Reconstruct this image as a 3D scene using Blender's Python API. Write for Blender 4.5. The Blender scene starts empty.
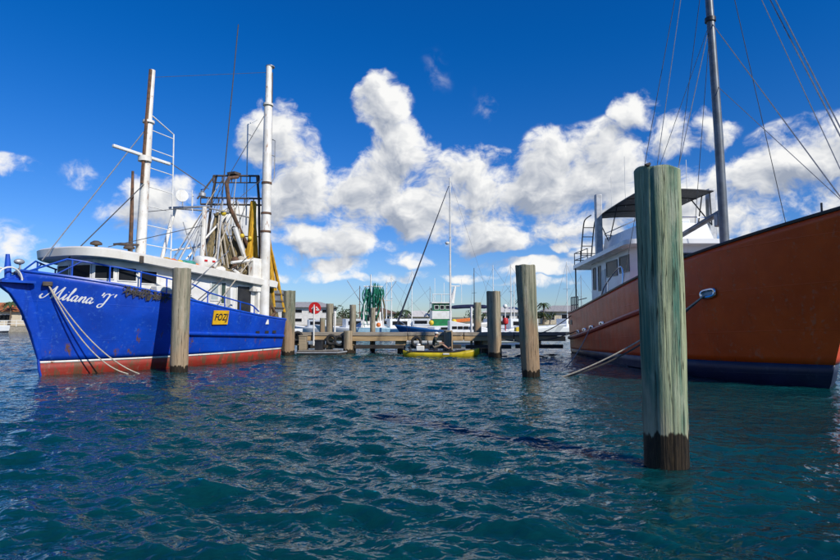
import bpy, bmesh, math, random
import numpy as np
from mathutils import Vector, Matrix, Euler
random.seed(7); RNG = np.random.default_rng(7)
R = math.radians
sc = bpy.context.scene
COL = sc.collection

# ------------------------------------------------------------------ camera, sky, sun, exposure
cam = bpy.data.cameras.new('camera'); cam_o = bpy.data.objects.new('camera', cam); COL.objects.link(cam_o)
cam.sensor_width = 36; cam.lens = 24.0; cam.clip_start = 0.05; cam.clip_end = 9000
cam_o.location = (0, 0, 2.0)
cam_o.rotation_euler = (R(90) + math.atan(38 / 560), 0, 0)
sc.camera = cam_o
sc.view_settings.view_transform = 'Standard'; sc.view_settings.look = 'None'
sc.view_settings.exposure = 0.0; sc.view_settings.gamma = 1; sc.view_settings.use_curve_mapping = False
sc.cycles.use_denoising = True
sc.cycles.max_bounces = 6; sc.cycles.sample_clamp_indirect = 6
sc.cycles.caustics_reflective = False; sc.cycles.caustics_refractive = False

SUN_AZ = Vector((0.72, -0.694)); SUN_EL = R(36)
sund = Vector((SUN_AZ.x * math.cos(SUN_EL), SUN_AZ.y * math.cos(SUN_EL), math.sin(SUN_EL)))
sl = bpy.data.lights.new('sun', 'SUN'); sl.energy = 4.6; sl.angle = R(0.53); sl.color = (1.0, 0.94, 0.84)
so = bpy.data.objects.new('sun', sl); COL.objects.link(so)
so.rotation_euler = sund.to_track_quat('Z', 'Y').to_euler(); so.location = (30, -30, 40)

world = bpy.data.worlds.new('World'); sc.world = world; world.use_nodes = True
world.cycles.sampling_method = 'MANUAL'; world.cycles.sample_map_resolution = 512

class NT:
    """small helper that writes node trees"""
    def __init__(s, tree): s.t = tree; s.n = tree.nodes; s.l = tree.links
    def node(s, typ, **kw):
        n = s.n.new(typ)
        for k, v in kw.items(): setattr(n, k, v)
        return n
    def put(s, sock, v):
        if v is None: return
        if hasattr(v, 'is_linked') or isinstance(v, bpy.types.NodeSocket): s.l.new(v, sock)
        else: sock.default_value = v
    def math(s, op, a, b=None, c=None, clamp=False):
        n = s.node('ShaderNodeMath', operation=op, use_clamp=clamp)
        s.put(n.inputs[0], a); s.put(n.inputs[1], b)
        if c is not None: s.put(n.inputs[2], c)
        return n.outputs[0]
    def vmath(s, op, a, b=None):
        n = s.node('ShaderNodeVectorMath', operation=op); s.put(n.inputs[0], a)
        if b is not None: s.put(n.inputs[1], b)
        return n.outputs[0]
    def noise(s, vec, scale=1.0, detail=6, rough=.55, dist=0.0, color=False, dim='3D'):
        n = s.node('ShaderNodeTexNoise', noise_dimensions=dim); s.put(n.inputs['Vector'], vec)
        n.inputs['Scale'].default_value = scale; n.inputs['Detail'].default_value = detail
        n.inputs['Roughness'].default_value = rough; n.inputs['Distortion'].default_value = dist
        return n.outputs['Color' if color else 'Fac']
    def smooth(s, x, a, b, lo=0.0, hi=1.0):
        n = s.node('ShaderNodeMapRange', interpolation_type='SMOOTHSTEP'); s.put(n.inputs[0], x)
        s.put(n.inputs[1], a); s.put(n.inputs[2], b); s.put(n.inputs[3], lo); s.put(n.inputs[4], hi)
        return n.outputs[0]
    def mix(s, f, a, b, blend='MIX'):
        n = s.node('ShaderNodeMix', data_type='RGBA', blend_type=blend)
        s.put(n.inputs[0], f)
        for k, v in ((6, a), (7, b)):
            if isinstance(v, (tuple, list)) and len(v) == 3: v = (*v, 1)
            s.put(n.inputs[k], v)
        return n.outputs[2]
    def sep(s, v):
        n = s.node('ShaderNodeSeparateXYZ'); s.put(n.inputs[0], v); return n.outputs
    def comb(s, x, y, z):
        n = s.node('ShaderNodeCombineXYZ'); s.put(n.inputs[0], x); s.put(n.inputs[1], y); s.put(n.inputs[2], z)
        return n.outputs[0]

def build_world():
    # cumulus clouds laid out by azimuth and elevation (radians) in the real sky
    # heaps: azimuth, elevation, half width, height above, height below, weight  (degrees)
    heaps = [(-19.5, 5.6, 4.5, 1.6, 1.4, .7), (-8, 5.0, 4, .9, .7, .55), (3.5, 10.0, 6, 3.0, 2.6, .9), (15.5, 9.3, 5, 2.6, 2.2, .8), (27, 9.0, 6, 2.4, 2.2, .78), (37, 9.5, 6, 2.6, 2.4, .7),
             (-36.5, 12.4, 2.4, 1.0, .8, .42), (-37, 5.6, 4, 2.0, 2.0, .34), (-30, 12.6, 3.0, 1.2, 1.0, .32),
             (-25.5, 10.4, 4.5, 2.6, 2.4, .62), (-21, 8.0, 5, 2.6, 2.6, .62), (-14.6, 17.0, 3.0, 3.4, 3.4, .80), (-11.6, 12.4, 4.6, 3.6, 3.0, .85),
             (-17, 9.0, 4.5, 3.0, 2.6, .72),
             (-3.8, 20.6, 2.3, 3.2, 3.4, .80), (-2.2, 16.2, 3.6, 3.4, 3.4, .90), (-4.4, 23.4, 1.0, 1.1, 1.1, .60), (-7.0, 11.4, 6.0, 3.4, 2.6, .90),
             (4.8, 13.0, 5.6, 3.6, 2.8, .95), (0, 11.0, 5.5, 3.0, 2.4, .90), (9.0, 11.8, 4.0, 2.8, 2.2, .80),
             (-9.5, 7.4, 5.5, 2.0, 1.4, .86), (-16, 5.9, 4, 1.3, .9, .60), (6.5, 7.7, 5.6, 1.6, 1.1, .86), (0.5, 5.7, 4.5, .9, .7, .60),
             (13.2, 12.8, 4.2, 4.6, 3.4, .92), (18.0, 13.4, 5.0, 4.2, 3.4, .95), (21.6, 19.0, 2.2, 1.6, 1.6, .66), (24, 16.6, 3.0, 2.0, 2, .60),
             (23.5, 11.0, 5, 3.6, 2.8, .86), (28.2, 16.4, 2.2, 2.0, 1.8, .60), (30.5, 11.5, 4.6, 2.8, 2.2, .88), (35.2, 13.6, 4.4, 2.6, 2.2, .92), (40, 12.4, 5, 3.0, 2.6, .85),
             (1.6, 24.2, 1.6, 2.0, 2.0, .10), (7.6, 20.4, 2.6, 2.8, 2.8, .12), (-24, 6.0, 4, 1.2, 1.0, .5), (4.5, 4.3, 5, .7, .5, .6), (11.5, 3.6, 4, .5, .4, .5), (-12, 3.9, 4, .7, .5, .55), (20, 5.6, 4, 1.0, .8, .6), (14.4, 6.6, 1.2, .7, .6, .5), (9.5, 4.9, 5, .8, .6, .55), (17, 4.8, 4, .7, .5, .45),
             (-4.5, 4.0, 5, .6, .4, .45)]
    def density_group(name, hp, detail):
        g = bpy.data.node_groups.new(name, 'ShaderNodeTree')
        g.interface.new_socket('P', in_out='INPUT', socket_type='NodeSocketVector')
        g.interface.new_socket('d', in_out='OUTPUT', socket_type='NodeSocketFloat')
        q = NT(g); gi = q.node('NodeGroupInput'); go = q.node('NodeGroupOutput'); P = gi.outputs[0]
        fb = q.noise(q.vmath('MULTIPLY', P, (1.0, 1.3, 1.0)), 11.0, detail, .60, dim='2D')
        s = q.sep(P); az, el = s[0], s[1]; acc = None
        for a, e, w, hu, hd, wt in hp:
            dx = q.math('MULTIPLY_ADD', az, 1 / R(w), -a / w)
            de = q.math('SUBTRACT', el, R(e))
            dy = q.math('MAXIMUM', q.math('MULTIPLY', de, 1 / R(hu)), q.math('MULTIPLY', de, -1 / R(hd)))
            b = q.math('MULTIPLY_ADD', q.math('MULTIPLY_ADD', dx, dx, q.math('MULTIPLY', dy, dy)), -.5 * wt, wt)
            acc = q.math('MAXIMUM', b, 0.0) if acc is None else q.math('MAXIMUM', acc, b)
        # the rest of the sky carries the same kind of fair weather cumulus
        gen = q.smooth(q.noise(q.vmath('ADD', P, (3.1, 1.7, .4)), 2.6, 2, .5, dim='2D'), .42, .66)
        band = q.math('MULTIPLY', q.smooth(el, .02, .13), q.smooth(el, .22, .42, 1, 0))
        side = q.smooth(q.math('ABSOLUTE', az), .66, .86)
        b = q.math('MAXIMUM', acc, q.math('MULTIPLY', q.math('MULTIPLY', gen, band), side))
        d = q.math('ADD', b, q.math('MULTIPLY_ADD', fb, 2.4, -1.2 - .13))
        q.put(go.inputs[0], q.math('MULTIPLY', d, q.smooth(b, .0, .22)))
        return g
    g = density_group('cloud_density', heaps, 9)
    gl = density_group('cloud_density_soft', [h for h in heaps if h[5] > .58], 4)

    t = NT(world.node_tree); t.n.clear()
    out = t.node('ShaderNodeOutputWorld'); bg = t.node('ShaderNodeBackground'); bg.inputs['Strength'].default_value = 0.10
    tc = t.node('ShaderNodeTexCoord'); v = t.vmath('NORMALIZE', tc.outputs['Generated'])
    x, y, z = t.sep(v)[:3]
    az = t.math('ARCTAN2', x, y); el = t.math('ARCSINE', z)
    P0 = t.comb(az, el, 0.0)
    w1 = t.noise(P0, 9.0, 3, .55, color=True, dim='2D')
    P = t.vmath('ADD', P0, t.vmath('MULTIPLY', t.vmath('SUBTRACT', w1, (.5, .5, .5)), (.055, .045, 0)))
    def dens(grp, da, de):
        n = t.node('ShaderNodeGroup'); n.node_tree = grp
        t.put(n.inputs[0], t.vmath('ADD', P, (da, de, 0))); return n.outputs[0]
    d0 = dens(g, 0, 0); d1 = dens(gl, .012, .022)
    cover = t.smooth(d0, .0, .60)
    # lit from the upper right; thick parts and flat bases turn grey
    lit = t.math('MULTIPLY_ADD', t.math('SUBTRACT', d0, d1), 1.05, .60)
    lit = t.math('ADD', lit, t.smooth(d0, .1, 1.1, .12, -.30), clamp=True)
    ccol = t.mix(lit, (3.4, 3.9, 4.9), (9.6, 9.6, 9.5))
    sky = t.node('ShaderNodeTexSky', sky_type='NISHITA'); sky.sun_disc = False
    sky.sun_elevation = SUN_EL; sky.sun_rotation = math.atan2(sund.x, sund.y)
    sky.air_density = 1.0; sky.dust_density = .1; sky.ozone_density = 1.6
    t.put(sky.inputs[0], v) if len(sky.inputs) else None
    hs = t.node('ShaderNodeHueSaturation'); hs.inputs['Saturation'].default_value = 1.28; hs.inputs['Value'].default_value = 1.0
    t.put(hs.inputs['Color'], sky.outputs[0])
    tint = t.mix(t.smooth(el, 0.0, .50), (.53, .72, 1.20), (.03, .66, 1.25))   # polarised, deep blue away from the horizon
    skyc = t.mix(1.0, hs.outputs[0], tint, 'MULTIPLY')
    t.put(bg.inputs['Color'], t.mix(cover, skyc, ccol)); t.put(out.inputs[0], bg.outputs[0])
build_world()

# ------------------------------------------------------------------ materials
MATS = {}
def mat(name, c1, c2=None, scale=3.0, stretch=(1, 1, 1), rough=.55, metal=0.0, bump=0.0, bscale=None, lo=.35, hi=.65,
        rust=None, rust_amt=.6, detail=6, ior=1.5, grime=None):
    if name in MATS: return MATS[name]
    m = bpy.data.materials.new(name); m.use_nodes = True; t = NT(m.node_tree); MATS[name] = m
    b = t.n['Principled BSDF']; b.inputs['Roughness'].default_value = rough; b.inputs['Metallic'].default_value = metal
    b.inputs['IOR'].default_value = ior
    tc = t.node('ShaderNodeTexCoord').outputs['Object']
    vec = t.vmath('MULTIPLY', tc, stretch)
    nz = t.noise(vec, scale, detail)
    if c2 is None: c2 = tuple(min(1, c * .72) for c in c1)
    col = t.mix(t.smooth(nz, lo, hi), c1, c2)
    if grime:      # pale chalky scuffs and dull run marks
        gz = t.noise(t.vmath('MULTIPLY', tc, (5, 5, .7)), 1.3, 8, .65)
        col = t.mix(t.smooth(gz, .56, .78, 0, .55), col, grime)
    if rust is not None:
        rz = t.noise(t.vmath('MULTIPLY', tc, (3.2, 3.2, 1.1)), 1.1, 9, .68)
        col = t.mix(t.smooth(rz, rust_amt, rust_amt + .09), col, rust)
    t.put(b.inputs['Base Color'], col)
    rn = t.math('MULTIPLY_ADD', nz, .25, rough - .12); t.put(b.inputs['Roughness'], rn)
    if bump:
        bn = t.noise(vec, bscale or scale * 2.5, 6, .6)
        bp = t.node('ShaderNodeBump'); bp.inputs['Strength'].default_value = bump; bp.inputs['Distance'].default_value = .02
        t.put(bp.inputs['Height'], bn); t.put(b.inputs['Normal'], bp.outputs[0])
    return m

RUST = (.20, .075, .025)
def hull_mat(name, base, dark, rustc, line_z, amt=.60, rough=.3, runs=.5, chalk=(.5, .5, .5)):
    """painted steel: faint plate dents, run marks, rust gathering at a height of its own"""
    m = bpy.data.materials.new(name); m.use_nodes = True; t = NT(m.node_tree); MATS[name] = m
    b = t.n['Principled BSDF']
    tc = t.node('ShaderNodeTexCoord').outputs['Object']; x, y, z = t.sep(tc)[:3]
    n1 = t.noise(tc, 1.1, 5, .55); runz = t.noise(t.vmath('MULTIPLY', tc, (4.5, 4.5, .35)), 1.0, 7, .6)
    fine = t.noise(tc, 9, 8, .65)
    col = t.mix(t.smooth(n1, .3, .7), base, dark)
    col = t.mix(t.smooth(runz, .55, .8, 0, runs), col, tuple(c * .45 for c in dark))
    col = t.mix(t.smooth(t.math('MULTIPLY', fine, t.math('ADD', runz, .5)), .56, .72, 0, .35), col, chalk)
    rz = t.noise(t.vmath('MULTIPLY', tc, (2.6, 2.6, .8)), 1.2, 10, .7)
    near = t.smooth(t.math('ABSOLUTE', t.math('SUBTRACT', z, line_z)), .0, .9, .10, 0)
    col = t.mix(t.smooth(t.math('ADD', rz, near), amt + .08, amt + .16), col, rustc)
    t.put(b.inputs['Base Color'], col)
    t.put(b.inputs['Roughness'], t.math('MULTIPLY_ADD', fine, .3, rough - .1))
    seam = t.smooth(t.math('ABSOLUTE', t.math('SUBTRACT', t.math('FRACT', t.math('MULTIPLY', x, .52)), .5)), .0, .012, 1, 0)
    seam2 = t.smooth(t.math('ABSOLUTE', t.math('SUBTRACT', t.math('FRACT', t.math('MULTIPLY', t.math('MULTIPLY_ADD', x, -.06, z), .78)), .5)), .0, .014, 1, 0)
    frames = t.math('MULTIPLY', t.math('SINE', t.math('MULTIPLY', x, 11.4)), t.noise(tc, .9, 2, .5))
    bp = t.node('ShaderNodeBump'); bp.inputs['Strength'].default_value = .45; bp.inputs['Distance'].default_value = .05
    hh = t.math('ADD', t.noise(tc, 1.6, 3, .4), t.math('MULTIPLY_ADD', fine, .06, t.math('MULTIPLY', frames, .12)))
    t.put(bp.inputs['Height'], t.math('MULTIPLY_ADD', t.math('MAXIMUM', seam, seam2), .12, hh)); t.put(b.inputs['Normal'], bp.outputs[0])
    return m

def pile_mat(name, green, pale, brown, dark_h, brown_top, seed):
    m = bpy.data.materials.new(name); m.use_nodes = True; t = NT(m.node_tree); MATS[name] = m
    b = t.n['Principled BSDF']; b.inputs['Roughness'].default_value = .85; b.inputs['Specular IOR Level'].default_value = .25
    tc0 = t.node('ShaderNodeTexCoord').outputs['Object']; z = t.sep(tc0)[2]
    tc = t.vmath('ADD', tc0, (seed, seed * 1.7, seed * .3))
    st = t.noise(t.vmath('MULTIPLY', tc, (9, 9, .30)), 1.0, 8, .62)
    st2 = t.noise(t.vmath('MULTIPLY', tc, (34, 34, .8)), 1.0, 6, .6)
    big = t.noise(t.vmath('MULTIPLY', tc, (2.2, 2.2, .8)), 1.0, 5, .55)
    fine = t.noise(t.vmath('MULTIPLY', tc, (40, 40, 5)), 1.0, 5, .7)
    col = t.mix(t.smooth(st, .36, .66), green, pale)
    col = t.mix(t.smooth(st2, .54, .64, 0, .55), col, tuple(c * .38 for c in green))
    ck = t.noise(t.vmath('MULTIPLY', tc, (8, 8, .14)), 1.0, 4, .55)
    crack = t.smooth(t.math('ABSOLUTE', t.math('SUBTRACT', ck, .5)), .0, .010, 1, 0)
    col = t.mix(t.math('MULTIPLY', crack, .85), col, tuple(c * .14 for c in green))
    patch = t.noise(t.vmath('MULTIPLY', tc, (3.5, 3.5, 1.3)), 1.0, 7, .65)
    col = t.mix(t.smooth(patch, .50, .72, 0, .7), col, tuple(.55 * a + .45 * b2 for a, b2 in zip(pale, (.55, .55, .48))))
    bz = t.math('ADD', big, t.math('MULTIPLY', t.math('SUBTRACT', brown_top, z), .22))
    col = t.mix(t.smooth(bz, .45, .75, 0, .85), col, brown)
    col = t.mix(t.smooth(fine, .3, .7, .0, .35), col, tuple(c * .5 for c in pale))
    jag = t.math('MULTIPLY', t.math('SUBTRACT', t.noise(t.vmath('MULTIPLY', tc, (11, 11, .4)), 1.0, 5, .6), .5), .42)
    lean = t.math('MULTIPLY', t.math('SUBTRACT', big, .5), .30)
    zz = t.math('ADD', z, t.math('ADD', jag, lean))
    dk = t.smooth(zz, dark_h - .015, dark_h + .02, 1, 0)
    wet = t.mix(t.smooth(fine, .3, .7), (.012, .010, .008), (.045, .032, .018))
    col = t.mix(dk, col, wet)
    t.put(b.inputs['Base Color'], col)
    t.put(b.inputs['Roughness'], t.math('MULTIPLY_ADD', dk, -.4, .88))
    bp = t.node('ShaderNodeBump'); bp.inputs['Strength'].default_value = 1.0; bp.inputs['Distance'].default_value = .02
    h = t.math('SUBTRACT', t.math('ADD', t.math('MULTIPLY', st2, .9), t.math('MULTIPLY', fine, .6)), t.math('MULTIPLY', crack, .9))
    t.put(bp.inputs['Height'], h); t.put(b.inputs['Normal'], bp.outputs[0])
    return m

white = mat('white_paint', (.80, .80, .77), (.68, .67, .62), 2.2, rough=.35, grime=(.50, .44, .34))
white_rust = mat('white_paint_rusty', (.80, .79, .74), (.66, .63, .56), 2.0, rough=.45, rust=(.30, .13, .05), rust_amt=.575)
cream = mat('roof_white', (.80, .78, .72), (.70, .67, .60), 1.6, rough=.4, grime=(.55, .50, .42))
yacht_white = mat('gelcoat_white', (.80, .82, .82), (.72, .75, .76), 1.2, rough=.25)
glass = mat('dark_window_glass', (.012, .014, .018), (.02, .022, .026), 1.0, rough=.14, ior=1.22)
glass.node_tree.nodes['Principled BSDF'].inputs['Specular IOR Level'].default_value = .28
black = mat('black_paint', (.015, .015, .017), (.03, .03, .03), 3, rough=.4)
blue_paint = mat('blue_paint_rail', (.006, .08, .52), (.005, .055, .38), 3, rough=.35, rust=(.16, .07, .03), rust_amt=.64)
steel = mat('grey_steel', (.30, .31, .32), (.20, .21, .22), 4, rough=.45, metal=.4)
galv = mat('galvanised_steel', (.48, .49, .50), (.36, .37, .38), 6, rough=.5, metal=.5)
chrome = mat('polished_steel', (.75, .76, .78), (.6, .6, .62), 3, rough=.16, metal=1.0)
rusty = mat('rusty_steel', (.17, .085, .045), (.07, .045, .03), 5, rough=.8, bump=.5)
dark_iron = mat('dark_iron', (.05, .045, .04), (.10, .07, .05), 5, rough=.7)
yellow_net = mat('yellow_net', (.62, .36, .02), (.42, .22, .015), 14, stretch=(1, 1, .25), rough=.9, bump=1.0, bscale=40)
dark_net = mat('dark_net', (.10, .085, .05), (.24, .18, .085), 14, stretch=(1, 1, .3), rough=.95, bump=1.0, bscale=40)
green_net = mat('green_net', (.01, .22, .12), (.008, .10, .07), 9, stretch=(1, 1, .3), rough=.95, bump=1.0, bscale=30)
rope_pale = mat('rope_pale', (.52, .47, .38), (.36, .31, .24), 20, rough=.9)
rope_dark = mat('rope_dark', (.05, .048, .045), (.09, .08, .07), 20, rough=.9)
wire = mat('steel_wire', (.32, .33, .35), (.22, .23, .24), 8, rough=.5, metal=.5)
wire_dark = mat('dark_wire', (.05, .055, .06), (.08, .085, .09), 8, rough=.6)
orange_float = mat('orange_plastic', (.75, .20, .03), (.6, .15, .03), 4, rough=.5)
yellow_float = mat('yellow_plastic', (.75, .55, .03), (.6, .42, .03), 4, rough=.45)
red_paint = mat('red_paint', (.60, .015, .012), (.48, .012, .012), 3, rough=.45)
teal_cloth = mat('teal_net_cloth', (.05, .30, .24), (.02, .17, .14), 9, rough=.9, bump=.6)
timber = mat('weathered_timber', (.36, .29, .19), (.23, .19, .135), 3, stretch=(.5, 6, 6), rough=.85, bump=.5, bscale=8)
timber_grey = mat('grey_timber', (.27, .25, .22), (.17, .155, .135), 3, stretch=(.5, 6, 6), rough=.88, bump=.5, bscale=8)
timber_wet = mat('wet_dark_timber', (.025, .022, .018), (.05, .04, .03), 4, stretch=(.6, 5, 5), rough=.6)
concrete = mat('concrete', (.40, .36, .29), (.29, .26, .21), 4, rough=.9, bump=.4)

# ------------------------------------------------------------------ mesh helpers
class MB:
    def __init__(s): s.v = []; s.f = []
    def add(s, vs, fs):
        o = len(s.v); s.v += [tuple(map(float, p)) for p in vs]; s.f += [tuple(i + o for i in f) for f in fs]; return s
    def box(s, c, d, rot=None):
        x, y, z = (k / 2 for k in d); m = Euler(rot).to_matrix() if rot else None
        vs = [Vector((a, b, e)) for a in (-x, x) for b in (-y, y) for e in (-z, z)]
        if m: vs = [m @ p for p in vs]
        return s.add([p + Vector(c) for p in vs], [(0, 1, 3, 2), (4, 6, 7, 5), (0, 4, 5, 1), (2, 3, 7, 6), (0, 2, 6, 4), (1, 5, 7, 3)])
    def tube(s, pts, r, n=8, cap=True):
        pts = [Vector(p) for p in pts]; k = len(pts); rs = r if isinstance(r, (list, tuple)) else [r] * k
        vs = []; prev = None
        for i, p in enumerate(pts):
            t = (pts[min(i + 1, k - 1)] - pts[max(i - 1, 0)]).normalized()
            if prev is None:
                a = t.orthogonal().normalized()
            else:
                a = (prev - t * prev.dot(t))
                a = a.normalized() if a.length > 1e-6 else t.orthogonal().normalized()
            prev = a; b = t.cross(a)
            vs += [p + (a * math.cos(q) + b * math.sin(q)) * rs[i] for q in (2 * math.pi * j / n for j in range(n))]
        fs = [(i * n + j, i * n + (j + 1) % n, (i + 1) * n + (j + 1) % n, (i + 1) * n + j) for i in range(k - 1) for j in range(n)]
        if cap: fs += [tuple(range(n))[::-1], tuple((k - 1) * n + j for j in range(n))]
        return s.add(vs, fs)
    def lathe(s, prof, n=24, c=(0, 0, 0), closed=True):
        vs = [(c[0] + r * math.cos(2 * math.pi * j / n), c[1] + r * math.sin(2 * math.pi * j / n), c[2] + z) for r, z in prof for j in range(n)]
        k = len(prof)
        fs = [(i * n + j, i * n + (j + 1) % n, (i + 1) * n + (j + 1) % n, (i + 1) * n + j) for i in range(k - 1) for j in range(n)]
        if closed: fs += [tuple(range(n))[::-1], tuple((k - 1) * n + j for j in range(n))]
        return s.add(vs, fs)
    def ball(s, c, r, n=12, m=8):
        r = r if isinstance(r, (tuple, list)) else (r, r, r)
        vs = [(c[0] + r[0] * math.sin(math.pi * i / m) * math.cos(2 * math.pi * j / n), c[1] + r[1] * math.sin(math.pi * i / m) * math.sin(2 * math.pi * j / n),
               c[2] + r[2] * math.cos(math.pi * i / m)) for i in range(m + 1) for j in range(n)]
        fs = [(i * n + j, (i + 1) * n + j, (i + 1) * n + (j + 1) % n, i * n + (j + 1) % n) for i in range(m) for j in range(n)]
        return s.add(vs, fs)
    def prism(s, poly, z0, z1):
        """outline (x, y) raised from z0 to z1; z may be functions of (x, y)"""
        f0 = z0 if callable(z0) else (lambda x, y: z0); f1 = z1 if callable(z1) else (lambda x, y: z1)
        n = len(poly)
        vs = [(x, y, f0(x, y)) for x, y in poly] + [(x, y, f1(x, y)) for x, y in poly]
        return s.add(vs, [tuple(range(n))[::-1], tuple(range(n, 2 * n))] + [(i, (i + 1) % n, n + (i + 1) % n, n + i) for i in range(n)])
    def grid(s, rows):
        k, n = len(rows), len(rows[0])
        return s.add([p for r in rows for p in r], [(i * n + j, i * n + j + 1, (i + 1) * n + j + 1, (i + 1) * n + j) for i in range(k - 1) for j in range(n - 1)])
    def quad(s, a, b, c, d): return s.add([a, b, c, d], [(0, 1, 2, 3)])
    def slab(s, a, b, c, d, off):
        o = Vector(off); q = [Vector(p) for p in (a, b, c, d)]
        return s.add(q + [p + o for p in q], [(3, 2, 1, 0), (4, 5, 6, 7), (0, 1, 5, 4), (1, 2, 6, 5), (2, 3, 7, 6), (3, 0, 4, 7)])
    def build(s, name, m, parent=None, smooth=40, bevel=0, solid=0, recalc=True):
        me = bpy.data.meshes.new(name); me.from_pydata(s.v, [], s.f); me.validate()
        if recalc:
            bm = bmesh.new(); bm.from_mesh(me); bmesh.ops.remove_doubles(bm, verts=bm.verts, dist=1e-5)
            bmesh.ops.recalc_face_normals(bm, faces=bm.faces); bm.to_mesh(me); bm.free()
        if smooth:
            me.polygons.foreach_set('use_smooth', [True] * len(me.polygons)); me.set_sharp_from_angle(angle=R(smooth))
        me.materials.append(m)
        o = bpy.data.objects.new(name, me); COL.objects.link(o)
        if parent: o.parent = parent
        if solid:
            k = o.modifiers.new('thickness', 'SOLIDIFY'); k.thickness = solid; k.offset = -1
        if bevel:
            k = o.modifiers.new('bevel', 'BEVEL'); k.width = bevel; k.segments = 2; k.limit_method = 'ANGLE'
        return o

def tag(o, label, cat, group=None, kind=None):
    if label: o['label'] = label
    if cat: o['category'] = cat
    if group: o['group'] = group
    if kind: o['kind'] = kind
    return o
def thing(name, label, cat, loc=(0, 0, 0), rz=0.0, group=None):
    o = bpy.data.objects.new(name, None); COL.objects.link(o); o.location = loc; o.rotation_euler = (0, 0, rz)
    o.empty_display_size = .3
    return tag(o, label, cat, group)
def bar(name, a, b, r, m, parent, n=8, r2=None): return MB().tube([a, b], [r, r2 if r2 is not None else r], n).build(name, m, parent)
def sag(a, b, drop, n=14, pw=1.0):
    a, b = Vector(a), Vector(b)
    return [a.lerp(b, t ** pw) - Vector((0, 0, drop * 4 * t * (1 - t))) for t in (i / n for i in range(n + 1))]
def catmull(pts, n=6):
    P = [np.array(p, float) for p in pts]; P = [2 * P[0] - P[1]] + P + [2 * P[-1] - P[-2]]; out = []
    for i in range(1, len(P) - 2):
        for k in range(n):
            t = k / n; a, b, c, d = P[i - 1:i + 3]
            out.append(.5 * ((2 * b) + (c - a) * t + (2 * a - 5 * b + 4 * c - d) * t * t + (3 * b - a - 3 * c + d) * t ** 3))
    return out + [P[-2]]

# ------------------------------------------------------------------ water
def build_water():
    fine = np.linspace(R(-43), R(43), 660); rest = np.linspace(R(43), R(360 - 43), 70)[1:-1]
    ang = np.concatenate([fine, rest])
    rr = np.concatenate([[.02, .6], 1.3 * np.exp(np.linspace(0, math.log(70 / 1.3), 640)), 70 * np.exp(np.linspace(0, math.log(4000 / 70), 70))[1:]])
    A, Rr = np.meshgrid(ang, rr); X = Rr * np.sin(A); Y = Rr * np.cos(A); Z = np.zeros_like(X); DX = np.zeros_like(X); DY = np.zeros_like(X)
    sp = np.maximum(np.gradient(rr)[:, None], 0 * Rr) + 0 * A
    rng = np.random.default_rng(21); wind = R(250)
    lam = np.exp(rng.uniform(math.log(.12), math.log(2.8), 140))
    for L in lam:
        th = wind + rng.normal(0, .62); k = 2 * math.pi / L; ph = rng.uniform(0, 6.283)
        amp = .0041 * L ** .9 * (1.0 if L < .9 else (.9 / L) ** 1.2)
        att = np.clip((L / sp - 2.0) / 2.0, 0, 1)
        if att.max() <= 0: continue
        q = k * (X * math.cos(th) + Y * math.sin(th)) + ph
        # gusts: patches of rougher and calmer water
        gust = 1 + .45 * np.sin(X * .21 + Y * .13 + 1.3) * np.sin(Y * .17 - X * .09)
        Z += amp * att * gust * np.cos(q); DX -= .9 * amp * att * gust * math.cos(th) * np.sin(q); DY -= .9 * amp * att * gust * math.sin(th) * np.sin(q)
    X += DX; Y += DY
    nr, na = X.shape
    co = np.stack([X, Y, Z], -1).reshape(-1, 3).astype(np.float32)
    i = np.arange(nr - 1)[:, None]; j = np.arange(na)[None, :]; j2 = (j + 1) % na
    F = np.stack([i * na + j, (i + 1) * na + j, (i + 1) * na + j2, i * na + j2], -1).reshape(-1, 4).astype(np.int32)
    me = bpy.data.meshes.new('water'); me.vertices.add(len(co)); me.vertices.foreach_set('co', co.ravel())
    me.loops.add(F.size); me.loops.foreach_set('vertex_index', F.ravel()[::1]); me.polygons.add(len(F))
    me.polygons.foreach_set('loop_start', np.arange(0, F.size, 4, dtype=np.int32))
    me.polygons.foreach_set('use_smooth', np.ones(len(F), bool)); me.update(calc_edges=True)
    me.flip_normals()
    if me.polygons[1000].normal.z < 0: me.flip_normals()
    m = bpy.data.materials.new('sea_water'); m.use_nodes = True; t = NT(m.node_tree); b = t.n['Principled BSDF']
    geo = t.node('ShaderNodeNewGeometry').outputs['Position']
    n0 = t.noise(geo, .35, 4, .5)
    col = t.mix(t.smooth(n0, .3, .7), (.0015, .036, .044), (.0015, .048, .053))
    t.put(b.inputs['Base Color'], col); b.inputs['Roughness'].default_value = .03; b.inputs['Subsurface Weight'].default_value = 1.0; b.inputs['Subsurface Radius'].default_value = (.15, .8, 1.0); b.inputs['Subsurface Scale'].default_value = 1.2; b.inputs['IOR'].default_value = 1.33
    h1 = t.noise(t.vmath('MULTIPLY', geo, (1, 1.5, 1)), 4.6, 2.0, .5, .6); h2 = t.noise(t.vmath('MULTIPLY', geo, (1, 1.3, 1)), 2.0, 2, .5, .4)
    bp = t.node('ShaderNodeBump'); bp.inputs['Strength'].default_value = .55; bp.inputs['Distance'].default_value = .085
    t.put(bp.inputs['Height'], t.math('ADD', h1, t.math('MULTIPLY', h2, 1.2))); t.put(b.inputs['Normal'], bp.outputs[0])
    me.materials.append(m)
    o = bpy.data.objects.new('water', me); COL.objects.link(o); o['kind'] = 'structure'
build_water()

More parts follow.
